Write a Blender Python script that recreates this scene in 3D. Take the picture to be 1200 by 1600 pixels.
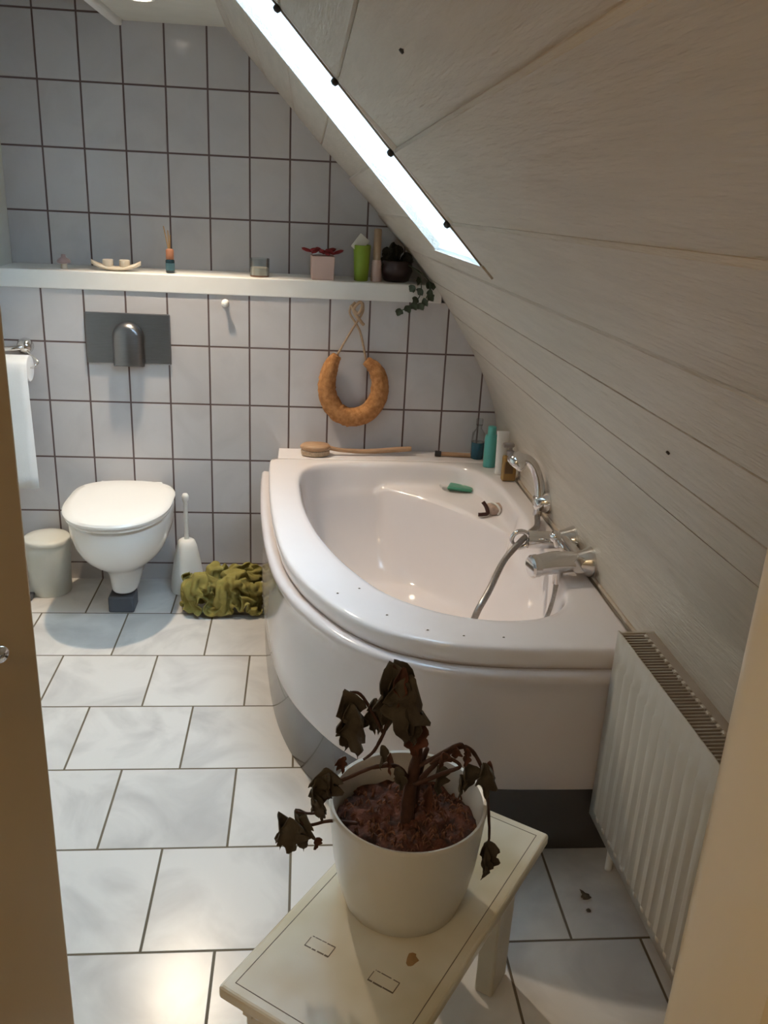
import bpy, bmesh, math, random
from mathutils import Vector, Matrix, noise
for o in list(bpy.data.objects): bpy.data.objects.remove(o)
S = bpy.context.scene
COL = S.collection
PI = math.pi

# ---------------------------------------------------------------- camera, world, lights, exposure
cam_d = bpy.data.cameras.new('camera')
cam_d.sensor_fit = 'VERTICAL'; cam_d.sensor_height = 24.0
cam_d.lens = 24.0 * 1371.9976 / 1600.0
cam_d.clip_start = 0.02
cam = bpy.data.objects.new('camera', cam_d); COL.objects.link(cam)
cam.location = (0.9554, -3.3528, 1.572)
cam.rotation_euler = (1.2123, -0.0483, -0.082)
S.camera = cam
S.view_settings.view_transform = 'Standard'; S.view_settings.look = 'None'
S.view_settings.gamma = 1.0; S.view_settings.use_curve_mapping = False
S.view_settings.exposure = 0.0

world = bpy.data.worlds.new('overcast_sky'); S.world = world; world.use_nodes = True
bg = world.node_tree.nodes['Background']
bg.inputs[0].default_value = (0.58, 0.81, 1.0, 1); bg.inputs[1].default_value = 19.0

SPOT_POWER = 84.0; SPOT_COL = (1.0, 0.83, 0.62)
HALL_POWER = 8.2; HALL_COL = (1.0, 0.72, 0.42)

# ---------------------------------------------------------------- materials
def new_mat(name):
    m = bpy.data.materials.new(name); m.use_nodes = True
    return m, m.node_tree.nodes, m.node_tree.links, m.node_tree.nodes['Principled BSDF']

def mathn(ns, ls, op, a, b=None, c=None):
    n = ns.new('ShaderNodeMath'); n.operation = op
    for i, v in enumerate((a, b, c)):
        if v is None: continue
        if isinstance(v, (int, float)): n.inputs[i].default_value = v
        else: ls.new(v, n.inputs[i])
    return n.outputs[0]

def mixc(ns, ls, fac, a, b):
    n = ns.new('ShaderNodeMix'); n.data_type = 'RGBA'
    if isinstance(fac, (int, float)): n.inputs[0].default_value = fac
    else: ls.new(fac, n.inputs[0])
    for k, v in ((6, a), (7, b)):
        if isinstance(v, tuple): n.inputs[k].default_value = (*v, 1)
        else: ls.new(v, n.inputs[k])
    return n.outputs[2]

def mat(name, col, rough=0.5, metal=0.0, var=0.0, scale=12.0, bump=0.0, bscale=60.0, coat=0.0, spec=0.5, stretch=None, col2=None, trans=0.0, alpha=1.0, detail=4.0, subsurf=0.0):
    m, ns, ls, p = new_mat(name)
    p.inputs['Roughness'].default_value = rough; p.inputs['Metallic'].default_value = metal
    p.inputs['Coat Weight'].default_value = coat; p.inputs['Specular IOR Level'].default_value = spec
    p.inputs['Transmission Weight'].default_value = trans; p.inputs['Alpha'].default_value = alpha
    tc = ns.new('ShaderNodeTexCoord'); src = tc.outputs['Object']
    if stretch:
        mp = ns.new('ShaderNodeMapping'); mp.inputs['Scale'].default_value = stretch; ls.new(src, mp.inputs[0]); src = mp.outputs[0]
    nz = ns.new('ShaderNodeTexNoise'); nz.inputs['Scale'].default_value = scale; nz.inputs['Detail'].default_value = detail
    ls.new(src, nz.inputs['Vector'])
    c2 = col2 if col2 else tuple(max(0, c * (1 - var)) for c in col)
    rmp = ns.new('ShaderNodeMapRange'); rmp.inputs[1].default_value = 0.35; rmp.inputs[2].default_value = 0.65
    ls.new(nz.outputs['Fac'], rmp.inputs[0])
    ls.new(mixc(ns, ls, rmp.outputs[0], col, c2), p.inputs['Base Color'])
    if bump:
        nb = ns.new('ShaderNodeTexNoise'); nb.inputs['Scale'].default_value = bscale; nb.inputs['Detail'].default_value = 3
        ls.new(src, nb.inputs['Vector'])
        b = ns.new('ShaderNodeBump'); b.inputs['Strength'].default_value = bump; b.inputs['Distance'].default_value = 0.004
        ls.new(nb.outputs['Fac'], b.inputs['Height']); ls.new(b.outputs[0], p.inputs['Normal'])
    return m

def tile_mat(name, axes, u0, v0, w, h, g, col, col2, grout, rough, brick=None, nscale=5.0, tvar=0.06, marble=0.25, spec=0.5):
    m, ns, ls, p = new_mat(name)
    tc = ns.new('ShaderNodeTexCoord'); sp = ns.new('ShaderNodeSeparateXYZ'); ls.new(tc.outputs['Object'], sp.inputs[0])
    U = sp.outputs[axes[0]]; V = sp.outputs[axes[1]]
    M = lambda op, a, b=None, c=None: mathn(ns, ls, op, a, b, c)
    vv = M('DIVIDE', M('SUBTRACT', V, v0), h)
    row = M('FLOOR', vv)
    uu = M('DIVIDE', M('SUBTRACT', U, u0), w)
    if brick: uu = M('ADD', uu, M('MULTIPLY', M('FLOORED_MODULO', row, 2.0), brick))
    cl = M('FLOOR', uu)
    fu = M('ABSOLUTE', M('SUBTRACT', M('FRACT', uu), 0.5)); fv = M('ABSOLUTE', M('SUBTRACT', M('FRACT', vv), 0.5))
    du = M('MULTIPLY', M('SUBTRACT', 0.5, fu), w); dv = M('MULTIPLY', M('SUBTRACT', 0.5, fv), h)
    d = M('MINIMUM', du, dv)
    mr = ns.new('ShaderNodeMapRange'); mr.interpolation_type = 'SMOOTHSTEP'
    mr.inputs[1].default_value = g * 0.4; mr.inputs[2].default_value = g * 0.65; ls.new(d, mr.inputs[0])
    mask = mr.outputs[0]                        # 0 grout .. 1 tile
    cb = ns.new('ShaderNodeCombineXYZ'); ls.new(cl, cb.inputs[0]); ls.new(row, cb.inputs[1])
    wn = ns.new('ShaderNodeTexWhiteNoise'); wn.noise_dimensions = '3D'; ls.new(cb.outputs[0], wn.inputs['Vector'])
    # marbling, offset per tile
    va = ns.new('ShaderNodeVectorMath'); va.operation = 'MULTIPLY_ADD'
    ls.new(wn.outputs['Color'], va.inputs[0]); va.inputs[1].default_value = (7, 7, 7); ls.new(tc.outputs['Object'], va.inputs[2])
    nz = ns.new('ShaderNodeTexNoise'); nz.inputs['Scale'].default_value = nscale; nz.inputs['Detail'].default_value = 5; nz.inputs['Distortion'].default_value = 1.2
    ls.new(va.outputs[0], nz.inputs['Vector'])
    mr2 = ns.new('ShaderNodeMapRange'); mr2.inputs[1].default_value = 0.45; mr2.inputs[2].default_value = 0.75; ls.new(nz.outputs['Fac'], mr2.inputs[0])
    c = mixc(ns, ls, M('MULTIPLY', mr2.outputs[0], marble), col, col2)
    hv = ns.new('ShaderNodeHueSaturation'); ls.new(c, hv.inputs['Color'])
    ls.new(M('ADD', 1.0 - tvar, M('MULTIPLY', wn.outputs['Value'], tvar)), hv.inputs['Value'])
    ls.new(mixc(ns, ls, mask, grout, hv.outputs[0]), p.inputs['Base Color'])
    ls.new(M('ADD', M('MULTIPLY', mask, rough - 0.8), 0.8), p.inputs['Roughness'])
    p.inputs['Specular IOR Level'].default_value = spec
    b = ns.new('ShaderNodeBump'); b.inputs['Strength'].default_value = 0.6; b.inputs['Distance'].default_value = 0.002
    ls.new(M('ADD', mask, M('MULTIPLY', nz.outputs['Fac'], 0.10)), b.inputs['Height']); ls.new(b.outputs[0], p.inputs['Normal'])
    return m

def emit_mat(name, col, s):
    m, ns, ls, p = new_mat(name)
    p.inputs['Emission Color'].default_value = (*col, 1); p.inputs['Emission Strength'].default_value = s
    return m

def pane_mat(name, tint=(1, 1, 1), refl=0.06, rough=0.02):
    m, ns, ls, p = new_mat(name); ns.remove(p)
    t = ns.new('ShaderNodeBsdfTransparent'); t.inputs[0].default_value = (*tint, 1)
    gl = ns.new('ShaderNodeBsdfGlossy'); gl.inputs['Roughness'].default_value = rough
    lw = ns.new('ShaderNodeLayerWeight'); lw.inputs[0].default_value = 0.25
    mx = ns.new('ShaderNodeMixShader'); ls.new(mathn(ns, ls, 'MULTIPLY_ADD', lw.outputs['Fresnel'], 0.6, refl * 0.5), mx.inputs[0])
    ls.new(t.outputs[0], mx.inputs[1]); ls.new(gl.outputs[0], mx.inputs[2]); ls.new(mx.outputs[0], ns['Material Output'].inputs[0])
    return m

WT = dict(col=(0.565, 0.54, 0.54), col2=(0.44, 0.42, 0.425), grout=(0.12, 0.085, 0.08))
M_TL = tile_mat('wall_tile_lower', (0, 2), 0.0, 0.965 - 4.4586, 0.15, 0.2229, 0.0062, rough=0.13, marble=0.42, **WT)
M_TU = tile_mat('wall_tile_upper', (0, 2), -0.0082, 1.8606 - 4.4586, 0.15, 0.2229, 0.0062, rough=0.13, marble=0.42, **WT)
M_FL = tile_mat('floor_tile', (0, 1), 0.150, -0.3086 - 0.3156 * 12, 0.317, 0.3156, 0.0056, (0.74, 0.705, 0.665), (0.40, 0.38, 0.37), (0.15, 0.12, 0.08), 0.26, brick=0.5, nscale=3.2, marble=0.7, tvar=0.05)
M_PLASTER = mat('white_plaster', (0.66, 0.64, 0.58), 0.7, var=0.05, bump=0.05, bscale=80)
M_BOARD = mat('painted_wood_board', (0.585, 0.52, 0.44), 0.40, var=0.09, scale=9, bump=0.5, bscale=30, stretch=(6.0, 0.55, 6.0), detail=6)
M_GAP = mat('dark_gap', (0.05, 0.04, 0.035), 0.9)
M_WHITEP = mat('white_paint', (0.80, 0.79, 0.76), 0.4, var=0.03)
M_REVEAL = mat('white_reveal', (0.88, 0.90, 0.92), 0.5, var=0.02)
M_CER = mat('white_ceramic', (0.86, 0.84, 0.81), 0.12, var=0.01, coat=0.3)
M_SEAT = mat('white_seat_plastic', (0.88, 0.86, 0.82), 0.22, var=0.01)
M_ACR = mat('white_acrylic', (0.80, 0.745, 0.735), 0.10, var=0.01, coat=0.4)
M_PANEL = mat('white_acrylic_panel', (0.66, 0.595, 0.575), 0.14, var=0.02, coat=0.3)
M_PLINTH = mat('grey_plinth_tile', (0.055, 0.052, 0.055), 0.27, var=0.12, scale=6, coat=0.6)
M_CHROME = mat('chrome', (0.72, 0.71, 0.70), 0.10, metal=1.0, var=0.02)
M_STEEL = mat('brushed_steel', (0.235, 0.235, 0.245), 0.32, metal=1.0, var=0.08, scale=30, stretch=(1, 1, 20))
M_HOSE = mat('steel_hose', (0.40, 0.38, 0.36), 0.35, metal=0.9, var=0.2, scale=200)
M_PLAST = mat('white_plastic', (0.82, 0.80, 0.75), 0.35, var=0.02)
M_BIN = mat('white_bin_enamel', (0.74, 0.74, 0.68), 0.3, var=0.03)
M_GREYBOX = mat('grey_rubber', (0.10, 0.11, 0.13), 0.6, var=0.1)
M_PAPER = mat('toilet_paper', (0.83, 0.85, 0.86), 0.9, var=0.03, bump=0.1, bscale=200)
M_CLOTH = mat('olive_towel', (0.34, 0.285, 0.075), 0.95, var=0.30, scale=14, bump=0.6, bscale=350)
M_DOOR = mat('brown_door_laminate', (0.60, 0.44, 0.25), 0.30, var=0.10, scale=3, stretch=(1, 1, 0.3))
M_JAMB = mat('cream_door_frame', (0.74, 0.66, 0.50), 0.34, var=0.04, scale=4)
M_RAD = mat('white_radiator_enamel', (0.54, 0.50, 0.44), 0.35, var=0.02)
M_GRILLE = mat('radiator_grille', (0.36, 0.31, 0.26), 0.5, var=0.1)
M_BACKSTRIP = mat('radiator_back_strip', (0.40, 0.33, 0.26), 0.5, var=0.1)
M_LOOFAH = mat('loofah', (0.50, 0.235, 0.085), 0.95, var=0.45, scale=60, bump=1.0, bscale=160, col2=(0.33, 0.14, 0.045))
M_CORD = mat('jute_cord', (0.44, 0.31, 0.20), 0.9, var=0.2, scale=90)
M_WOOD = mat('beech_wood', (0.46, 0.28, 0.16), 0.5, var=0.25, scale=14, stretch=(1, 8, 8))
M_BRISTLE = mat('pale_bristle', (0.55, 0.40, 0.27), 0.9, var=0.3, scale=150, bump=0.8, bscale=250)
M_BLACK = mat('black_plastic', (0.018, 0.016, 0.016), 0.45, var=0.1)
M_BENCH = mat('worn_cream_paint', (0.82, 0.79, 0.69), 0.24, scale=3.6, col2=(0.58, 0.50, 0.32), detail=3)
M_BENCHL = mat('bench_cream_edge', (0.68, 0.62, 0.49), 0.4, var=0.12, scale=6)
M_SCUFF = mat('grey_scuff', (0.20, 0.17, 0.13), 0.7, var=0.3, scale=50)
M_STAINB = mat('brown_stain', (0.42, 0.26, 0.11), 0.6, var=0.2, scale=50)
M_POT = mat('white_pot_glaze', (0.70, 0.69, 0.645), 0.28, var=0.03, bump=0.25, bscale=28, coat=0.2)
M_SOIL = mat('red_brown_peat', (0.15, 0.050, 0.030), 0.95, col2=(0.035, 0.016, 0.012), scale=45, bump=1.0, bscale=120)
M_SOILP = mat('pale_peat_fleck', (0.28, 0.125, 0.075), 0.95, var=0.6, scale=90)
M_LEAFD = mat('withered_leaf', (0.048, 0.035, 0.024), 0.7, col2=(0.088, 0.074, 0.052), scale=22, bump=0.5, bscale=70)
M_LEAFR = mat('withered_red_leaf', (0.15, 0.05, 0.028), 0.75, col2=(0.06, 0.025, 0.018), scale=22, bump=0.5, bscale=70)
M_STEM = mat('brown_stem', (0.085, 0.036, 0.024), 0.8, var=0.4, scale=40)
M_PINK = mat('pale_pink_ceramic', (0.62, 0.44, 0.38), 0.5, var=0.05)
M_RED = mat('dark_red_petals', (0.28, 0.012, 0.02), 0.6, var=0.4, scale=40)
M_GREEN = mat('lime_green_plastic', (0.21, 0.31, 0.02), 0.4, var=0.1)
M_CARD = mat('white_card', (0.72, 0.70, 0.62), 0.7, var=0.04)
M_BEIGE = mat('beige_wax', (0.40, 0.29, 0.19), 0.6, var=0.15)
M_MAROON = mat('black_plum_glaze', (0.030, 0.016, 0.018), 0.3, var=0.2)
M_IVY = mat('grey_green_ivy', (0.055, 0.085, 0.05), 0.6, var=0.4, scale=40)
M_DARKGRN = mat('dark_foliage', (0.016, 0.018, 0.011), 0.7, var=0.4, scale=40)
M_CREAMC = mat('cream_ceramic', (0.66, 0.58, 0.47), 0.45, var=0.05)
M_MAUVE = mat('mauve_glaze', (0.33, 0.24, 0.24), 0.4, var=0.1)
M_TERRA = mat('terracotta_cap', (0.36, 0.15, 0.08), 0.6, var=0.15)
M_REED = mat('amber_reed', (0.42, 0.26, 0.11), 0.7, var=0.1)
M_NAVY = mat('navy_glass', (0.010, 0.030, 0.042), 0.12, var=0.1)
M_BLUELAB = mat('blue_label', (0.05, 0.115, 0.14), 0.4, var=0.1)
M_TEALDK = mat('dark_teal_liquid', (0.005, 0.075, 0.115), 0.2, var=0.1)
M_TEAL = mat('aqua_bottle', (0.10, 0.42, 0.38), 0.3, var=0.08)
M_WTUBE = mat('white_tube_plastic', (0.74, 0.73, 0.70), 0.3, var=0.02)
M_AMBER = mat('amber_gel', (0.32, 0.185, 0.055), 0.25, var=0.15)
M_AMBLAB = mat('dark_amber_label', (0.12, 0.065, 0.022), 0.5, var=0.1)
M_GREYCAP = mat('grey_cap', (0.27, 0.25, 0.25), 0.4, var=0.05)
M_SOAP = mat('green_soap', (0.07, 0.30, 0.20), 0.3, var=0.1)
M_SOAPDISH = pane_mat('clear_dish', (0.93, 0.95, 0.94), 0.1)
M_PANE = pane_mat('window_pane', (0.97, 0.985, 1.0), 0.05)
M_CLEAR = pane_mat('clear_plastic', (0.90, 0.93, 0.94), 0.08, 0.1)
M_SKIN = mat('brown_rubber', (0.05, 0.014, 0.012), 0.5, var=0.2)
M_TAN = mat('tan_pumice', (0.50, 0.37, 0.30), 0.8, var=0.25, scale=60)
M_LAMP = emit_mat('lamp_glow', (1.0, 0.90, 0.72), 14.0)
M_SEAL = mat('beige_sealant', (0.52, 0.42, 0.32), 0.5, var=0.2, scale=30)

# ---------------------------------------------------------------- mesh helpers
def link(name, bm, m, parent=None, smooth=False, loc=None, rot=None, smooth_angle=None):
    bmesh.ops.recalc_face_normals(bm, faces=bm.faces[:])
    me = bpy.data.meshes.new(name); bm.to_mesh(me); bm.free()
    for mm in (m if isinstance(m, (list, tuple)) else [m]): me.materials.append(mm)
    if smooth or smooth_angle:
        for f in me.polygons: f.use_smooth = True
    if smooth_angle: me.set_sharp_from_angle(angle=math.radians(smooth_angle))
    o = bpy.data.objects.new(name, me); COL.objects.link(o)
    if loc: o.location = loc
    if rot: o.rotation_euler = rot
    if parent: o.parent = parent
    return o

def tag(o, label=None, cat=None, group=None, kind=None):
    if label: o['label'] = label
    if cat: o['category'] = cat
    if group: o['group'] = group
    if kind: o['kind'] = kind
    return o

def thing(name, loc, label, cat, group=None, rz=0.0):
    o = bpy.data.objects.new(name, None); COL.objects.link(o)
    o.empty_display_size = 0.05
    o.location = loc; o.rotation_euler = (0, 0, rz)
    return tag(o, label, cat, group)

def struct(name, bm, m, smooth_angle=None):
    return tag(link(name, bm, m, smooth_angle=smooth_angle), kind='structure')

def box(bm, lo, hi, bev=0.0, seg=2):
    r = bmesh.ops.create_cube(bm, size=1.0)
    vs = r['verts']
    for v in vs:
        v.co = Vector([lo[i] + (v.co[i] + 0.5) * (hi[i] - lo[i]) for i in range(3)])
    if bev:
        es = list({e for v in vs for e in v.link_edges})
        bmesh.ops.bevel(bm, geom=es, offset=bev, segments=seg, affect='EDGES', profile=0.5)
    return bm

def B(lo, hi, bev=0.0, seg=2): return box(bmesh.new(), lo, hi, bev, seg)

def lathe(bm, prof, c=(0, 0, 0), seg=40, axis=(0, 0, 1), sx=1.0, sy=1.0):
    """prof: (radius, height) along axis from c"""
    q = Vector((0, 0, 1)).rotation_difference(Vector(axis)); c = Vector(c)
    rings = []
    for r, h in prof:
        if r < 1e-6: rings.append([bm.verts.new(c + q @ Vector((0, 0, h)))])
        else: rings.append([bm.verts.new(c + q @ Vector((sx * r * math.cos(2 * PI * i / seg), sy * r * math.sin(2 * PI * i / seg), h))) for i in range(seg)])
    for a, b in zip(rings, rings[1:]):
        if len(a) == 1 and len(b) == 1: continue
        for i in range(seg):
            j = (i + 1) % seg
            if len(a) == 1: bm.faces.new((a[0], b[i], b[j]))
            elif len(b) == 1: bm.faces.new((a[i], a[j], b[0]))
            else: bm.faces.new((a[i], a[j], b[j], b[i]))
    for rg, flip in ((rings[0], True), (rings[-1], False)):
        if len(rg) > 1: bm.faces.new(rg[::-1] if flip else rg)
    return bm

def smooth_path(pts, n=8):
    P = [Vector(p) for p in pts]
    if len(P) < 3: return P
    out = []
    for i in range(len(P) - 1):
        p0 = P[max(i - 1, 0)]; p1 = P[i]; p2 = P[i + 1]; p3 = P[min(i + 2, len(P) - 1)]
        for k in range(n):
            t = k / n
            out.append(0.5 * ((2 * p1) + (p2 - p0) * t + (2 * p0 - 5 * p1 + 4 * p2 - p3) * t * t + (3 * p1 - p0 - 3 * p2 + p3) * t ** 3))
    out.append(P[-1]); return out

def tube(bm, pts, r, seg=10, n=8, cap=True, wob=0.0, seed=0):
    P = smooth_path(pts, n) if n else [Vector(p) for p in pts]
    rng = random.Random(seed)
    rr = (lambda t: r) if not isinstance(r, (list, tuple)) else (lambda t: r[min(int(t * (len(r) - 1)), len(r) - 2)] * (1 - (t * (len(r) - 1)) % 1 if t < 1 else 0) + r[min(int(t * (len(r) - 1)) + 1, len(r) - 1)] * ((t * (len(r) - 1)) % 1 if t < 1 else 1))
    up = None; rings = []
    for i, p in enumerate(P):
        d = (P[min(i + 1, len(P) - 1)] - P[max(i - 1, 0)]).normalized()
        if up is None:
            up = Vector((0, 0, 1)) if abs(d.z) < 0.9 else Vector((1, 0, 0))
        a = (up - d * up.dot(d)).normalized(); up = a; b = d.cross(a)
        R = rr(i / (len(P) - 1))
        rings.append([bm.verts.new(p + (a * math.cos(2 * PI * k / seg) + b * math.sin(2 * PI * k / seg)) * R * (1 + wob * (rng.random() - 0.5))) for k in range(seg)])
    for a, b in zip(rings, rings[1:]):
        for k in range(seg): bm.faces.new((a[k], a[(k + 1) % seg], b[(k + 1) % seg], b[k]))
    if cap: bm.faces.new(rings[0][::-1]); bm.faces.new(rings[-1])
    return bm

def T(pts, r, **k): return tube(bmesh.new(), pts, r, **k)
def L(prof, **k): return lathe(bmesh.new(), prof, **k)

def loft(bm, rings, cap0=True, cap1=True, closed=True):
    R = [[bm.verts.new(Vector(p)) for p in r] for r in rings]
    n = len(R[0])
    for a, b in zip(R, R[1:]):
        for i in range(n if closed else n - 1):
            j = (i + 1) % n
            bm.faces.new((a[i], a[j], b[j], b[i]))
    if cap0: bm.faces.new(R[0][::-1])
    if cap1: bm.faces.new(R[-1])
    return bm

def prism(bm, poly, z0, z1):
    return loft(bm, [[(x, y, z0) for x, y in poly], [(x, y, z1) for x, y in poly]])

def quad_hull(bm, a, b):
    """two quads (lists of 4 points) joined to a closed hexahedron"""
    return loft(bm, [a, b])

# ---------------------------------------------------------------- setting
YB = 0.2097           # upper back wall
YF = -4.45            # far end of the hall behind the camera
struct('floor', B((-0.4, YF - 0.1, -0.12), (2.1, 0.45, 0.0)), M_FL)
struct('wall_back', B((-0.26, 0.0, 0.0), (1.95, 0.45, 1.158)), M_TL)
struct('wall_back_upper', B((-0.26, YB, 1.158), (1.65, 0.45, 2.45)), M_TU)
struct('wall_left', B((-0.26, YF, 0.0), (-0.155, YB, 2.40)), M_PLASTER)
struct('ceiling', B((-0.26, YF, 2.30), (0.62, 0.40, 2.42)), M_PLASTER)
struct('ceiling_soffit', B((0.300, -2.97, 2.062), (0.690, YB, 2.31), 0.004), M_PLASTER)
tr = struct('trim_1', B((0.270, -2.9, 2.045), (0.300, YB - 0.004, 2.088), 0.006), M_WHITEP)

# sloped roof side: profile in (x, z) swept along the ridge; boards fall very slightly with distance
TZ = -0.026
def prof_pt(i, y, off=0.0):
    x, z, dx = PROF[i]
    return Vector((x + dx * y, y, z + (TZ * y if z > 0.70 else 0.0)))
PROF = [(0.33, 2.4149, 0), (0.90, 1.8107, 0), (1.38, 1.302, 0), (1.50, 1.137, 0), (1.60, 0.985, -0.004), (1.668, 0.86, -0.010), (1.712, 0.745, -0.018), (1.734, 0.621, -0.022), (1.740, 0.55, -0.022), (1.740, 0.0, -0.022)]
def prof_at_x(x, y):
    pts = [prof_pt(i, y) for i in range(len(PROF))]
    for a, b in zip(pts, pts[1:]):
        if a.x <= x <= b.x and b.x > a.x:
            return a.lerp(b, (x - a.x) / (b.x - a.x))
    return pts[-1]
N_OUT = Vector((0.727, 0.0198, 0.686)).normalized()
WIN_X0, WIN_X1, WIN_Y0, WIN_Y1 = 0.70, 1.297, -1.60, -0.95

def slab(bm, p00, p01, p11, p10, n, t):
    a = [p00, p01, p11, p10]
    return quad_hull(bm, a, [p + n * t for p in a])

grooves = [0.40, 0.49, 0.595, 0.70, 0.80, 0.903, 1.006, 1.112, 1.228, 1.338, 1.425, 1.512, 1.590]
def strip_spans(x0, x1):
    if x1 <= WIN_X0 or x0 >= WIN_X1: return [(YF, 0.40)]
    return [(YF, WIN_Y0), (WIN_Y1, 0.40)]
bm = bmesh.new()
xs = sorted(set(grooves + [WIN_X1]))
def gap(x): return 0 if x not in grooves else 0.0006 if x < 1.4 else 0.00015
BT = 0.018
for x0, x1 in zip(xs, xs[1:]):
    g0, g1 = gap(x0), gap(x1)
    big1 = x1 in (1.112, 1.228)
    if big1: g1 = 0.0
    if x0 in (1.112, 1.228): g0 = 0.0
    for ya, yb in strip_spans(x0, x1):
        p = [prof_at_x(x0, ya), prof_at_x(x0, yb), prof_at_x(x1, yb), prof_at_x(x1, ya)]
        ux = (p[2] - p[1]).normalized(); n = Vector((-ux.z, 0, ux.x)); n = n if n.x > 0 else -n
        ch = 0.004                                        # chamfered long edges make the V joint
        c0 = ux * g0; c1 = ux * g1; e0 = ux * (0.005 if x0 == 1.112 else (0.004 if x0 < 1.4 else 0.0016) if x0 in grooves else 0); e1 = ux * ((0.003 if x1 < 1.4 else 0.0012) if (x1 in grooves and not big1) else 0)
        stp = n * (0.010 if abs(x1 - 1.112) < 1e-3 else 0.005 if abs(x1 - 1.228) < 1e-3 else 0.0008 if g1 else 0)
        top = [p[0] + c0 + e0, p[1] + c0 + e0, p[2] - c1 - e1 + stp, p[3] - c1 - e1 + stp]
        mid = [p[0] + c0 + n * ch, p[1] + c0 + n * ch, p[2] - c1 + n * ch + stp, p[3] - c1 + n * ch + stp]
        bot = [q + n * (BT - ch) for q in mid]
        loft(bm, [top, mid, bot])
# lower knee wall in one smooth sheet from the last groove down to the floor
x_last = grooves[-1]
def knee(y):
    pts = [prof_at_x(x_last, y)] + [prof_pt(i, y) for i in range(4, len(PROF)) if prof_pt(i, y).x > x_last + 0.004]
    sp = smooth_path(pts, 6)
    return sp
k0 = knee(YF); k1 = knee(0.40)
n = len(k0)
inner = [[bm.verts.new(p) for p in k0], [bm.verts.new(p) for p in k1]]
outer = [[bm.verts.new(p + Vector((0.012, 0, 0.004))) for p in k0], [bm.verts.new(p + Vector((0.012, 0, 0.004))) for p in k1]]
for i in range(n - 1):
    bm.faces.new((inner[0][i], inner[0][i + 1], inner[1][i + 1], inner[1][i]))
    bm.faces.new((outer[0][i], outer[1][i], outer[1][i + 1], outer[0][i + 1]))
    for s in (0, 1): bm.faces.new((inner[s][i], inner[s][i + 1], outer[s][i + 1], outer[s][i]))
for i in (0, n - 1): bm.faces.new((inner[0][i], inner[1][i], outer[1][i], outer[0][i]))
struct('wall_right', bm, M_BOARD, smooth_angle=25)
# dark roof layer behind the boards, with the window hole
bm = bmesh.new()
def roof_slab(x0, x1, ya, yb):
    p = [prof_at_x(x0, ya), prof_at_x(x0, yb), prof_at_x(x1, yb), prof_at_x(x1, ya)]
    p = [q + N_OUT * BT for q in p]
    slab(bm, *p, N_OUT, 0.13)
roof_slab(0.34, WIN_X0 - 0.02, YF, 0.45); roof_slab(WIN_X0 - 0.02, WIN_X1 + 0.02, YF, WIN_Y0 - 0.02); roof_slab(WIN_X0 - 0.02, WIN_X1 + 0.02, WIN_Y1 + 0.02, 0.45)
roof_slab(WIN_X1 + 0.02, 1.38, YF, 0.45)
for i in range(2, len(PROF) - 1):
    p = [prof_pt(i, YF), prof_pt(i, 0.45), prof_pt(i + 1, 0.45), prof_pt(i + 1, YF)]
    p = [q + N_OUT * BT + Vector((0.004, 0, 0)) for q in p]
    slab(bm, *p, Vector((0.9, 0, 0.25)), 0.13)
struct('wall_right_roof', bm, M_GAP)
# front wall with the doorway the camera looks through, and the hall end
bm = bmesh.new(); box(bm, (-0.155, -3.07, 0.0), (0.19, -2.97, 2.30)); struct('wall_front', bm, M_PLASTER)
struct('wall_hall', B((-0.26, YF - 0.1, 0), (2.0, YF, 2.42)), M_PLASTER)

# roof window
w = bpy.data.objects.new('window_1', None); COL.objects.link(w); tag(w, kind='structure')
w.location = prof_at_x(1.0, -1.275)
IW = w.matrix_world.copy(); wl = Vector(w.location)
def wlocal(p): return p - wl
def wq(x, y, d): return wlocal(prof_at_x(x, y) + N_OUT * d)
D = 0.32
bm = bmesh.new()
for (xa, ya, xb, yb) in ((WIN_X1, WIN_Y0, WIN_X1, WIN_Y1), (WIN_X1, WIN_Y1, WIN_X0, WIN_Y1), (WIN_X0, WIN_Y1, WIN_X0, WIN_Y0), (WIN_X0, WIN_Y0, WIN_X1, WIN_Y0)):
    a = [wq(xa, ya, 0.0), wq(xb, yb, 0.0), wq(xb, yb, D), wq(xa, ya, D)]
    cx = Vector((0, 0, 0)); mid = (a[0] + a[1]) / 2; cen = wlocal(prof_at_x((WIN_X0 + WIN_X1) / 2, (WIN_Y0 + WIN_Y1) / 2))
    out = (mid - cen).normalized() * 0.018
    quad_hull(bm, a, [q + out for q in a])
link('window_reveal', bm, M_REVEAL, w)
bm = bmesh.new()
fw = 0.045
for (xa, xb, ya, yb) in ((WIN_X0, WIN_X0 + fw * .73, WIN_Y0, WIN_Y1), (WIN_X1 - fw * .73, WIN_X1, WIN_Y0, WIN_Y1), (WIN_X0 + fw * .73, WIN_X1 - fw * .73, WIN_Y0, WIN_Y0 + fw), (WIN_X0 + fw * .73, WIN_X1 - fw * .73, WIN_Y1 - fw, WIN_Y1)):
    a = [wq(xa, ya, D - 0.06), wq(xb, ya, D - 0.06), wq(xb, yb, D - 0.06), wq(xa, yb, D - 0.06)]
    quad_hull(bm, a, [q + N_OUT * 0.058 for q in a])
link('window_frame', bm, M_REVEAL, w)
bm = bmesh.new()
a = [wq(WIN_X0 + .02, WIN_Y0 + .03, D - 0.03), wq(WIN_X1 - .02, WIN_Y0 + .03, D - 0.03), wq(WIN_X1 - .02, WIN_Y1 - .03, D - 0.03), wq(WIN_X0 + .02, WIN_Y1 - .03, D - 0.03)]
quad_hull(bm, a, [q + N_OUT * 0.006 for q in a])
link('window_glass', bm, M_PANE, w)
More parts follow.
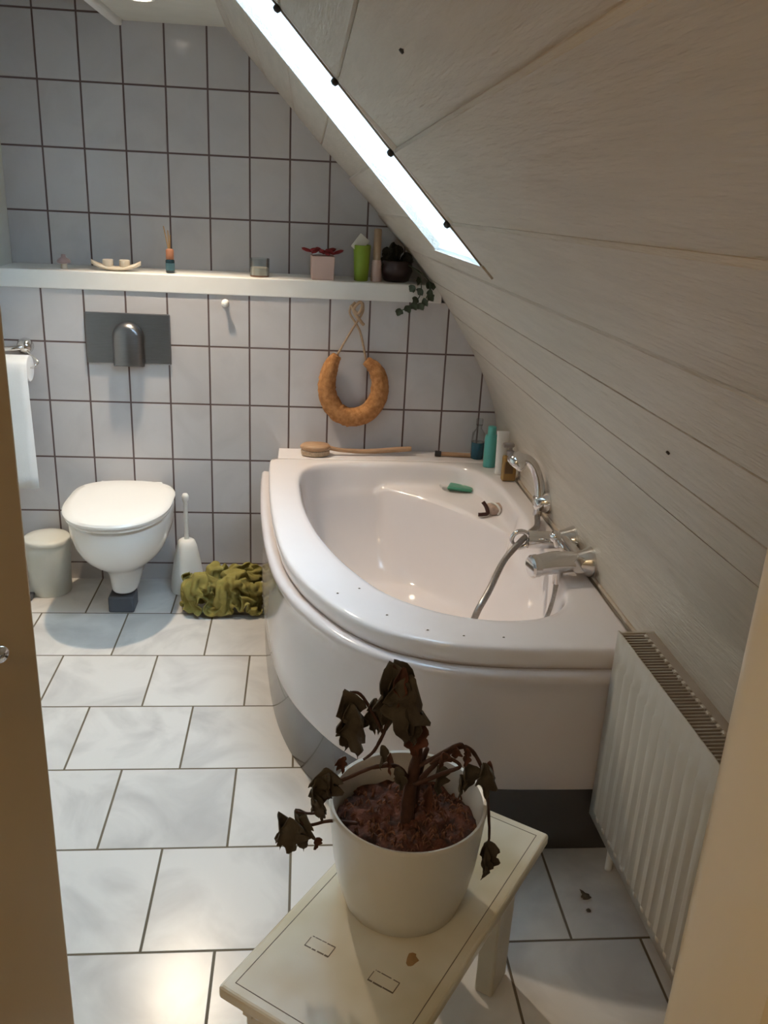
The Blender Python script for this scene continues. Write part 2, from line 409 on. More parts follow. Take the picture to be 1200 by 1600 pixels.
# thin dark edge strip on the near side of the opening, with black beads standing in for the shade in the open groove ends
bm = bmesh.new()
a = [wq(WIN_X0, WIN_Y0 - 0.007, -0.003), wq(WIN_X1 + 0.012, WIN_Y0 - 0.007, -0.003), wq(WIN_X1 + 0.012, WIN_Y0 + 0.001, -0.003), wq(WIN_X0, WIN_Y0 + 0.001, -0.003)]
quad_hull(bm, a, [q + N_OUT * 0.02 for q in a])
link('edge_strip', bm, mat('dull_edge_strip', (0.30, 0.26, 0.21), 0.6, var=0.1), w)
for gx in (0.80, 0.903, 1.006, 1.112, 1.226):
    bm = bmesh.new(); c = wq(gx, WIN_Y0 - 0.012, -0.003)
    lathe(bm, [(0, -0.003), (0.006, -0.002), (0.0075, 0.002), (0.006, 0.007), (0, 0.009)], c=c, seg=12, axis=tuple(-N_OUT))
    link('groove_end_shade', bm, M_BLACK, w, smooth=True)
bm = bmesh.new()
a = [wq(WIN_X1, WIN_Y0 - 0.02, -0.004), wq(WIN_X1 + 0.022, WIN_Y0 - 0.02, -0.004), wq(WIN_X1 + 0.022, WIN_Y1, -0.004), wq(WIN_X1, WIN_Y1, -0.004)]
quad_hull(bm, a, [q + N_OUT * 0.012 for q in a])
link('sill_strip', bm, M_BOARD, w)

# nails in the boards
for q in ((1.055, -2.30), (1.47, -2.20)):
    c = prof_at_x(*q)
    tag(link('nail', L([(0, 0.003), (0.003, 0.0025), (0.0032, 0), (0, -0.002)], c=c, seg=10, axis=tuple(-N_OUT)), M_BLACK),
        'tiny black nail head in a sloped board ' + ('high up near the picture top' if q[0] < 1.2 else 'low on the right, above the radiator'), 'nail')

# beige joint ledge on the knee wall above the radiator and sealant along the tub
bm = bmesh.new(); box(bm, (1.792, -2.95, 0.640), (1.83, -1.585, 0.668), 0.004); struct('trim_2', bm, M_BOARD)
bm = bmesh.new()
tube(bm, [(1.741, -0.14, 0.575), (1.752, -0.6, 0.575), (1.763, -1.1, 0.575), (1.773, -1.56, 0.575)], 0.0065, seg=8); struct('trim_3', bm, M_SEAL, smooth_angle=60)
# tiled ledge behind the tub
bm = bmesh.new(); box(bm, (0.862, -0.128, 0.0), (1.735, 0.0, 0.574), 0.004); struct('trim_4', bm, M_ACR)

# door at the left, opened into the room
d1 = bpy.data.objects.new('door_1', None); COL.objects.link(d1); tag(d1, kind='structure')
hx, hy, fx, fy = 0.225, -2.955, 0.603, -2.275
dl = math.hypot(fx - hx, fy - hy); d1.location = (hx, hy, 0.0); d1.rotation_euler = (0, 0, math.atan2(fy - hy, fx - hx))
link('door_leaf', B((0, 0, 0.006), (dl, 0.04, 2.03), 0.004), M_DOOR, d1)
bm = bmesh.new()
lathe(bm, [(0, -0.001), (0.024, -0.001), (0.024, 0.006), (0.019, 0.009), (0.009, 0.010), (0.009, 0.045), (0.011, 0.05), (0.010, 0.056), (0, 0.057)], c=(dl - 0.105, 0, 1.02), axis=(0, -1, 0), seg=24)
tube(bm, [(dl - 0.105, -0.048, 1.02), (dl - 0.14, -0.052, 1.02), (dl - 0.22, -0.048, 1.018)], 0.009, seg=12)
link('door_handle', bm, M_CHROME, d1, smooth=True)
link('lock_plate', B((dl - 0.0015, 0.008, 0.94), (dl + 0.001, 0.032, 1.12)), M_CHROME, d1)
# door frame at the right edge, rounded corner
bm = bmesh.new(); pts = []
x0, y0, r = 1.172, -2.97, 0.030
for k in range(9):
    a = PI / 2 + k * PI / 2 / 8
    pts.append((x0 + r + r * math.cos(a), y0 - r + r * math.sin(a)))
pts += [(x0, -3.07), (1.70, -3.07), (1.70, y0)]
rings = []
bm2 = bmesh.new()
V = [[bm2.verts.new((x, y, 0.0)) for x, y in pts], [bm2.verts.new((x, y, prof_at_x(min(max(x, 0.4), 1.73), y).z + 0.05)) for x, y in pts]]
for i in range(len(pts)):
    j = (i + 1) % len(pts); bm2.faces.new((V[0][i], V[0][j], V[1][j], V[1][i]))
bm2.faces.new(V[0][::-1]); bm2.faces.new(V[1])
struct('trim_5', bm2, M_JAMB, smooth_angle=50); bm.free()

# ---------------------------------------------------------------- lamps
lt = thing('recessed_spotlight', (0.444, -0.262, 2.062), 'small round recessed ceiling spotlight glowing warm at the top edge', 'lamp')
link('bezel', L([(0.036, 0.002), (0.042, 0.0), (0.043, -0.004), (0.038, -0.006), (0.032, -0.005), (0.030, 0.002)], seg=32), M_WHITEP, lt, smooth=True)
link('bulb', L([(0.030, -0.001), (0.026, -0.005), (0.014, -0.007), (0, -0.0075)], seg=32), M_LAMP, lt, smooth=True)
sd = bpy.data.lights.new('spot_light', 'SPOT'); sd.energy = SPOT_POWER; sd.color = SPOT_COL; sd.spot_size = math.radians(96); sd.spot_blend = 0.7; sd.shadow_soft_size = 0.028
so = bpy.data.objects.new('spot_light', sd); COL.objects.link(so); so.parent = lt; so.location = (0, 0, -0.02); so.rotation_euler = (math.radians(-16), math.radians(-4), 0)
hl = thing('hall_ceiling_lamp', (0.26, -3.95, 2.262), 'round opal ceiling lamp in the hall behind the doorway', 'lamp')
link('lamp_shade', L([(0.0, 0.0), (0.20, 0.0), (0.21, 0.02), (0.21, 0.04)], seg=32), emit_mat('hall_lamp_glow', HALL_COL, 1.5), hl, smooth=True)
hd = bpy.data.lights.new('hall_light', 'AREA'); hd.shape = 'DISK'; hd.size = 0.40; hd.energy = HALL_POWER; hd.color = HALL_COL
ho = bpy.data.objects.new('hall_light', hd); COL.objects.link(ho); ho.parent = hl; ho.location = (0, 0, -0.012)

# ---------------------------------------------------------------- wall shelf
tag(link('wall_shelf', B((-0.152, -0.006, 1.157), (1.468, YB, 1.222), 0.003), M_WHITEP), 'long white wall ledge running above the flush plate and wreath', 'shelf')

# ---------------------------------------------------------------- bathtub
ZR = 0.572
def interp_closed(pts, n): pass
out_pts = [(0.832, -0.130), (0.834, -0.25), (0.843, -0.46), (0.857, -0.66), (0.879, -0.868), (0.905, -1.03), (0.943, -1.165), (0.991, -1.275), (1.07, -1.405), (1.157, -1.493), (1.244, -1.54), (1.331, -1.567), (1.45, -1.582), (1.58, -1.586), (1.674, -1.587), (1.762, -1.587)]
out = smooth_path([(x, y, 0) for x, y in out_pts], 5)           # open curve: left-back to right-front
back = [Vector((1.7560, -1.2, 0)), Vector((1.748, -0.8, 0)), Vector((1.738, -0.35, 0)), Vector((1.733, -0.129, 0)), Vector((1.40, -0.129, 0)), Vector((1.10, -0.129, 0)), Vector((0.95, -0.129, 0))]
inner_pts = [(0.940, -0.345), (0.942, -0.50), (0.955, -0.66), (0.980, -0.81), (1.014, -0.945), (1.080, -1.123), (1.173, -1.290), (1.295, -1.395), (1.416, -1.440), (1.52, -1.440), (1.60, -1.408), (1.658, -1.33), (1.684, -1.20), (1.690, -1.00), (1.690, -0.80), (1.686, -0.60), (1.672, -0.42), (1.64, -0.28), (1.585, -0.195), (1.50, -0.155), (1.38, -0.147), (1.25, -0.147), (1.12, -0.150), (1.02, -0.180), (0.962, -0.245)]
def closed_smooth(pts, n):
    P = [Vector((x, y, 0)) for x, y in pts]; N = len(P); o_ = []
    for i in range(N):
        p0, p1, p2, p3 = P[i - 1], P[i], P[(i + 1) % N], P[(i + 2) % N]
        for k in range(n):
            t = k / n
            o_.append(0.5 * ((2 * p1) + (p2 - p0) * t + (2 * p0 - 5 * p1 + 4 * p2 - p3) * t * t + (3 * p1 - p0 - 3 * p2 + p3) * t ** 3))
    return o_
inn = closed_smooth(inner_pts, 5)
CEN = Vector((1.33, -0.80, 0))
def ang(p): return math.atan2(p.y - CEN.y, p.x - CEN.x)
def ray_hit(loop, a):
    d = Vector((math.cos(a), math.sin(a), 0)); best = None
    N = len(loop)
    for i in range(N):
        p, q = loop[i], loop[(i + 1) % N]; e = q - p
        den = d.x * e.y - d.y * e.x
        if abs(den) < 1e-9: continue
        w_ = p - CEN
        t = (w_.x * e.y - w_.y * e.x) / den; s = (w_.x * d.y - w_.y * d.x) / den
        if t > 0 and -1e-6 <= s <= 1 + 1e-6 and (best is None or t > best): best = t
    return CEN + d * best
outer_loop = list(out) + back
NA = 160
angs = [-PI + 2 * PI * (i + 0.5) / NA for i in range(NA)]
# snap angles to the sharp outline corners
for c in (Vector((0.832, -0.130, 0)), Vector((1.762, -1.587, 0)), Vector((1.733, -0.129, 0))):
    a = ang(c); k = min(range(NA), key=lambda i: abs(angs[i] - a)); angs[k] = a
angs.sort()
O = [ray_hit(outer_loop, a) for a in angs]; I = [ray_hit(inn, a) for a in angs]
ZS = 0.487; ZFL = 0.16
seat_line = closed_smooth([(1.19, -0.10), (1.29, -0.215), (1.42, -0.31), (1.53, -0.44), (1.61, -0.57), (1.665, -0.70), (1.70, -0.82), (1.90, -0.8), (1.9, 0.1), (1.3, 0.1)], 4)
def inside(poly, p):
    c = False; N = len(poly)
    for i in range(N):
        a, b = poly[i], poly[i - 1]
        if (a.y > p.y) != (b.y > p.y) and p.x < (b.x - a.x) * (p.y - a.y) / (b.y - a.y) + a.x: c = not c
    return c
tub = thing('bathtub', (1.30, -0.80, 0.0), 'white acrylic corner bathtub with a curved front under the sloped ceiling', 'bathtub')
TO = Vector(tub.location)
bm = bmesh.new()
def at(p, z): return Vector((p.x, p.y, z)) - TO
def toward(p, d):  # move plan point toward the centre by d metres
    v = CEN - p; return p + v.normalized() * d
rings = []
back_side = [o.y > -0.135 or o.x > 1.725 for o in O]
rings.append([at(toward(o, 0.012), ZR - 0.062) for o in O])
rings.append([at(o if b else toward(o, -0.002), ZR - 0.045) for o, b in zip(O, back_side)])
rings.append([at(o if b else toward(o, -0.002), ZR - 0.012) for o, b in zip(O, back_side)])
rings.append([at(o if b else toward(o, 0.004), ZR - 0.003) for o, b in zip(O, back_side)])
rings.append([at(o if b else toward(o, 0.012), ZR) for o, b in zip(O, back_side)])
rings.append([at(o.lerp(i, 0.5), ZR + 0.0005) for o, i in zip(O, I)])
rings.append([at(i, ZR) for i in I])
rings.append([at(toward(i, 0.008), ZR - 0.004) for i in I])
rings.append([at(toward(i, 0.016), ZR - 0.016) for i in I])
floor_c = Vector((1.30, -0.76, 0))
prof = []
for k, (a, i) in enumerate(zip(angs, I)):
    fl = Vector((1.30 + 0.215 * math.cos(a), -0.80 + 0.42 * math.sin(a), 0))
    # rotate the oval floor a little to follow the diagonal of the tub
    s = toward(i, 0.035)
    seat = inside(seat_line, s)
    col = []
    if seat:
        # shelf edge along this angle
        lo = s.copy(); e = None
        for q in range(1, 400):
            p = s.lerp(fl, q / 400)
            if not inside(seat_line, p): e = p; break
        e = e if e else s.lerp(fl, 0.2)
        we = (e - s).length
        col += [(toward(i, 0.022), ZS + 0.022), (toward(i, 0.034), ZS + 0.004), (s.lerp(e, 0.25), ZS), (s.lerp(e, 0.93), ZS - 0.002), (e, ZS - 0.007), (e.lerp(fl, 0.05), ZS - 0.055)]
        st = e.lerp(fl, 0.05); z0 = ZS - 0.055
    else:
        col += [(toward(i, 0.024), ZR - 0.05), (toward(i, 0.032), ZR - 0.081), (toward(i, 0.036), ZR - 0.095), (toward(i, 0.042), ZR - 0.110), (toward(i, 0.046), ZR - 0.12), (toward(i, 0.050), ZR - 0.135)]
        st = toward(i, 0.050); z0 = ZR - 0.135
    for q in range(1, 11):
        t = q / 10
        h = t + 0.10 * math.sin(PI * t) * -1
        zz = z0 + (ZFL - z0) * (1 - (1 - t) ** 1.9)
        col.append((st.lerp(fl, t ** 1.25), zz))
    prof.append(col)
for j in range(len(prof[0])):
    rings.append([at(c[j][0], c[j][1]) for c in prof])
for t, zz in ((0.5, ZFL - 0.008),):
    rings.append([at(c[-1][0].lerp(floor_c, t), zz) for c in prof])
loft(bm, rings, cap0=False, cap1=True)
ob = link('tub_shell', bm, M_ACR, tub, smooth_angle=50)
ss = ob.modifiers.new('sub', 'SUBSURF'); ss.levels = 1; ss.render_levels = 1
# front panel with a rolled top edge, then the recessed plinth
nrm = []
for i, p in enumerate(out):
    d = out[min(i + 1, len(out) - 1)] - out[max(i - 1, 0)]; nn = Vector((d.y, -d.x, 0)).normalized()
    if nn.dot(p - CEN) < 0: nn = -nn
    nrm.append(nn)
pp = [(-0.006, ZR - 0.056), (0.008, ZR - 0.054), (0.020, ZR - 0.053), (0.028, ZR - 0.058), (0.031, ZR - 0.067), (0.029, ZR - 0.079), (0.022, ZR - 0.092), (0.016, ZR - 0.12), (0.016, 0.36), (0.022, 0.26), (0.024, 0.200), (0.021, 0.190), (0.004, 0.188), (-0.006, 0.30)]
idx = list(range(len(out)))
bm = bmesh.new()
loft(bm, [[Vector((p.x, p.y, z)) + nn * o_ - TO for p, nn in zip(out, nrm)] for o_, z in pp], cap0=False, cap1=False, closed=False)
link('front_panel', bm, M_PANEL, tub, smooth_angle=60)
bm = bmesh.new()
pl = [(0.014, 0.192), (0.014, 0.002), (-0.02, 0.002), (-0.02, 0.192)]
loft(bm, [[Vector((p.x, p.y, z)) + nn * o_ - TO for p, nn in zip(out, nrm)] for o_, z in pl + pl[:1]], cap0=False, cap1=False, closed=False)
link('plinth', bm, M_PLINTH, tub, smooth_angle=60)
for s in (0.46,):
    i = int(len(out) * s); p = out[i]; nn = nrm[i]
link('drain', L([(0, 0.004), (0.024, 0.004), (0.03, 0.001), (0.03, -0.004), (0, -0.004)], c=(0.0, 0.04, ZFL - 0.002), seg=24), M_CHROME, tub, smooth_angle=40)

# ---------------------------------------------------------------- bath mixer, hose and hand shower
mx = thing('bath_mixer_tap', (1.70, -1.11, 0.617), 'chrome two-rosette bath mixer tap on the wall above the tub corner', 'tap')
def wall_x(y, z):
    pts = [prof_pt(i, y) for i in range(len(PROF))]
    for a, b in zip(pts, pts[1:]):
        if b.z <= z <= a.z: return a.x + (b.x - a.x) * (a.z - z) / max(a.z - b.z, 1e-6)
    return pts[-1].x
for yy in (-1.180, -1.022):
    xw = wall_x(yy, 0.622) - 1.70
    link('rosette', L([(0.043, 0.0), (0.043, 0.008), (0.040, 0.018), (0.031, 0.040), (0.026, 0.056), (0.024, 0.064)], c=(xw + 0.004, yy + 1.11, 0), axis=(-1, 0, 0), seg=36), M_CHROME, mx, smooth_angle=50)
link('spout', T([(0.025, -0.070, 0), (0.0, -0.072, 0.001), (-0.05, -0.078, 0.0), (-0.098, -0.088, -0.005)], [0.025, 0.029, 0.032, 0.030], seg=28), M_CHROME, mx, smooth_angle=50)
link('spout_cap', L([(0.0305, 0.0), (0.0325, 0.004), (0.0325, 0.020), (0.027, 0.026), (0, 0.027)], c=(-0.096, -0.0875, -0.005), axis=(-0.98, -0.2, -0.08), seg=32), M_CHROME, mx, smooth_angle=40)
link('mixer_body', T([(0.018, -0.100, 0), (0.018, -0.06, 0), (0.018, 0.02, 0), (0.018, 0.105, 0)], [0.022, 0.025, 0.025, 0.022], seg=28), M_CHROME, mx, smooth_angle=50)
link('far_arm', T([(0.04, 0.086, 0), (-0.02, 0.086, 0.0), (-0.085, 0.088, 0.0)], [0.022, 0.026, 0.026], seg=28), M_CHROME, mx, smooth_angle=50)
bm = bmesh.new()
tube(bm, [(-0.106 + 0.026 * math.cos(t * PI / 8), 0.088, 0.026 * math.sin(t * PI / 8)) for t in range(17)], 0.007, seg=12, n=0)
link('hose_ring', bm, M_CHROME, mx, smooth=True)
link('diverter_knob', L([(0.010, 0.0), (0.010, 0.022), (0.016, 0.026), (0.0165, 0.040), (0.011, 0.047), (0, 0.048)], c=(-0.016, 0.018, 0.012), axis=(-0.35, -0.25, 0.9), seg=24), M_CHROME, mx, smooth_angle=50)
link('hose_outlet', L([(0.016, 0), (0.016, 0.026), (0.012, 0.030), (0.012, 0.055)], c=(-0.030, -0.055, -0.016), axis=(0, -0.12, -1), seg=24), M_CHROME, mx, smooth_angle=50)
hs = thing('hand_shower', (1.752, -0.745, 0.635), 'curved chrome hand shower hooked in its wall holder above the tub', 'shower')
link('wall_holder', L([(0.038, 0.0), (0.038, 0.008), (0.034, 0.022), (0.026, 0.046), (0.021, 0.052), (0, 0.053)], c=(wall_x(-0.745, 0.635) - 1.752 + 0.003, 0, 0), axis=(-0.97, 0, -0.1), seg=28), M_CHROME, hs, smooth_angle=50)
link('handle', T([(-0.040, -0.010, -0.045), (-0.034, -0.002, 0.000), (-0.036, 0.010, 0.05), (-0.052, 0.020, 0.10), (-0.075, 0.028, 0.128), (-0.100, 0.034, 0.132)], [0.013, 0.017, 0.0165, 0.0155, 0.017, 0.021], seg=20), M_CHROME, hs, smooth=True)
link('shower_head', L([(0, -0.028), (0.018, -0.025), (0.029, -0.012), (0.034, 0.004), (0.033, 0.015), (0.028, 0.020), (0, 0.020)], c=(-0.108, 0.036, 0.125), axis=(-0.55, 0.1, -0.8), seg=28), M_CHROME, hs, smooth_angle=50)
hose = T([(1.670, -1.172, 0.552), (1.664, -1.185, 0.50), (1.645, -1.185, 0.43), (1.605, -1.14, 0.33), (1.50, -1.12, 0.275), (1.43, -1.18, 0.36), (1.435, -1.235, 0.48), (1.475, -1.19, 0.53), (1.535, -1.085, 0.575), (1.592, -1.030, 0.612), (1.64, -0.945, 0.605), (1.69, -0.845, 0.590), (1.711, -0.765, 0.592)], 0.0095, seg=12, n=10)
tag(link('shower_hose', hose, M_HOSE, smooth=True), 'grey metal shower hose looping from tap into the tub and up to the hand shower', 'hose')

# ---------------------------------------------------------------- toilet and flush plate
tl = thing('wall_hung_toilet', (0.288, 0.0, 0.0), 'white wall-hung toilet with closed lid', 'toilet')
def dring(hw, yb, yf, z, hb=None, n=48, sq=2.5):
    hb = hb or hw
    """D outline: straight at the wall, rounded in front"""
    out_ = []
    ym = yf + (yb - yf) * 0.52
    for k in range(n):
        a = 2 * PI * k / n
        c, s = math.cos(a), math.sin(a)
        x = hw * math.copysign(abs(c) ** (2 / 2.15), c)
        if s < 0: y = ym + (ym - yf) * -abs(s) ** (2 / 2.1)
        else:
            x = (hw + (hb - hw) * min(1, s * 1.25) ** 1.5) * math.copysign(abs(c) ** (2 / sq), c) * (1 - (0.10 if hb <= hw else -0.02) * s ** 2)
            y = ym + (yb - ym) * abs(s) ** (2 / 4.5)
        out_.append((x, y, z))
    return out_
def shift(r, dx=0): return [(x + dx, y, z) for x, y, z in r]
bm = bmesh.new()
loft(bm, [dring(0.035, -0.235, -0.285, 0.070), dring(0.050, -0.16, -0.300, 0.074), dring(0.056, -0.10, -0.310, 0.11), dring(0.066, -0.03, -0.318, 0.150, 0.10), dring(0.088, -0.01, -0.345, 0.182, 0.145), dring(0.130, -0.0, -0.405, 0.215, 0.175), dring(0.160, -0.0, -0.455, 0.26, 0.188), dring(0.175, -0.0, -0.482, 0.32, 0.192), dring(0.180, -0.0, -0.491, 0.37, 0.193), dring(0.180, -0.0, -0.492, 0.390, 0.193), dring(0.172, -0.003, -0.484, 0.397, 0.188)])
ob = link('bowl', bm, M_CER, tl, smooth_angle=50); ob.modifiers.new('sub', 'SUBSURF').render_levels = 1
bm = bmesh.new()
loft(bm, [dring(0.166, -0.035, -0.480, 0.3975), dring(0.172, -0.035, -0.488, 0.4005), dring(0.184, -0.030, -0.503, 0.403), dring(0.186, -0.030, -0.506, 0.409), dring(0.183, -0.03, -0.502, 0.414)])
link('seat', bm, M_SEAT, tl, smooth_angle=50)
bm = bmesh.new()
loft(bm, [dring(0.182, -0.032, -0.503, 0.4165), dring(0.190, -0.026, -0.512, 0.419), dring(0.192, -0.025, -0.514, 0.428), dring(0.186, -0.028, -0.508, 0.436), dring(0.16, -0.05, -0.47, 0.4405), dring(0.09, -0.12, -0.36, 0.443)])
link('lid', bm, M_SEAT, tl, smooth_angle=45)
link('hinge_block', B((-0.12, -0.03, 0.395), (0.12, -0.002, 0.425), 0.006), M_SEAT, tl)
bm = B((0.235, -0.305, 0.0), (0.330, -0.215, 0.064), 0.006); tag(link('support_block', bm, M_GREYBOX), 'small dark grey block on the floor beneath the foot of the toilet', 'block')
fp = thing('flush_plate', (0.305, 0.0, 0.985), 'brushed steel flush plate on the tiled wall above the toilet', 'flush plate')
link('plate', B((-0.154, -0.012, -0.094), (0.154, 0.0, 0.094), 0.004, 2), M_STEEL, fp)
bm = bmesh.new(); ring_o = []
def capsule(w_, zt, zb, y):
    pts = [(-w_, y, zb), (w_, y, zb)]
    pts += [(w_ * math.cos(k * PI / 14), y, zt - w_ + w_ * math.sin(k * PI / 14)) for k in range(15)]
    return pts
loft(bm, [capsule(0.056, 0.064, -0.100, -0.010), capsule(0.056, 0.064, -0.100, -0.022), capsule(0.052, 0.058, -0.098, -0.040), capsule(0.040, 0.042, -0.092, -0.050)])
link('flush_button', bm, M_STEEL, fp, smooth_angle=50)

# toilet paper holder and roll
th = thing('toilet_paper_holder', (-0.070, 0.0, 0.945), 'chrome toilet paper holder on the tiled wall at the far left', 'holder')
link('wall_mount', L([(0.030, 0.0), (0.030, 0.010), (0.024, 0.024), (0.012, 0.034), (0, 0.036)], c=(0, -0.001, 0), axis=(0, -1, 0), seg=28), M_CHROME, th, smooth=True)
bm = bmesh.new()
tube(bm, [(0, -0.025, 0.0), (-0.03, -0.040, -0.004), (-0.078, -0.045, -0.006)], 0.009, seg=12)
link('cover_arm', bm, M_CHROME, th, smooth=True)
link('wire_bar', T([(0.0, -0.028, -0.005), (0.048, -0.035, -0.048), (0.044, -0.052, -0.060), (0.030, -0.055, -0.070), (-0.02, -0.055, -0.072), (-0.072, -0.055, -0.072)], 0.0035, seg=8, n=6), M_CHROME, th, smooth=True)
tp = thing('toilet_paper_roll', (-0.094, -0.056, 0.873), 'white toilet paper roll with a long strip hanging down at the far left', 'toilet paper')
bm = bmesh.new()
lathe(bm, [(0.018, -0.050), (0.046, -0.050), (0.048, -0.048), (0.048, 0.048), (0.046, 0.050), (0.018, 0.050)], axis=(1, 0, 0), seg=40); link('roll', bm, M_PAPER, tp, smooth_angle=40)
bm = bmesh.new()
g = [(-0.051, 0.0, 0.046), (-0.0, 0.0, 0.0)]
path = [(-0.030, 0.040), (-0.046, 0.020), (-0.0505, -0.01), (-0.0508, -0.10), (-0.048, -0.20), (-0.047, -0.30), (-0.045, -0.40), (-0.046, -0.452)]
rows_ = [[Vector((sx + 0.006 * (i / 7) * (1 if sx > 0 else -0.3), y, z)) for sx in (-0.049, -0.02, 0.02, 0.050)] for i, (y, z) in enumerate(path)]
loft(bm, rows_, cap0=False, cap1=False, closed=False)
ob = link('hanging_sheet', bm, M_PAPER, tp, smooth=True); sm = ob.modifiers.new('s', 'SOLIDIFY'); sm.thickness = 0.0012

# bin, toilet brush, towel heap
bn = thing('pedal_bin', (-0.026, -0.108, 0.0), 'round white pedal bin on the floor left of the toilet', 'bin')
link('bin_body', L([(0.072, 0.004), (0.076, 0.0), (0.078, 0.006), (0.084, 0.205), (0.083, 0.21)], seg=48), M_BIN, bn, smooth_angle=50)
link('bin_lid', L([(0.083, 0.210), (0.087, 0.212), (0.088, 0.222), (0.083, 0.229), (0.05, 0.236), (0, 0.239)], seg=48), M_BIN, bn, smooth_angle=50)
link('pedal', B((-0.085, -0.118, 0.004), (-0.045, -0.060, 0.020), 0.005), M_GREYBOX, bn)
tb = thing('toilet_brush', (0.505, -0.092, 0.0), 'white toilet brush in a tapered holder right of the toilet', 'toilet brush')
link('brush_holder', L([(0.060, 0.004), (0.066, 0.0), (0.067, 0.012), (0.064, 0.05), (0.052, 0.13), (0.040, 0.19), (0.032, 0.212), (0.022, 0.219), (0, 0.220)], seg=40), M_PLAST, tb, smooth_angle=60)
link('brush_handle', L([(0.010, 0.215), (0.0085, 0.24), (0.0085, 0.30), (0.0095, 0.31), (0.0085, 0.32), (0.0085, 0.375), (0.013, 0.384), (0.014, 0.398), (0.009, 0.408), (0, 0.41)], seg=20), M_PLAST, tb, smooth_angle=60)

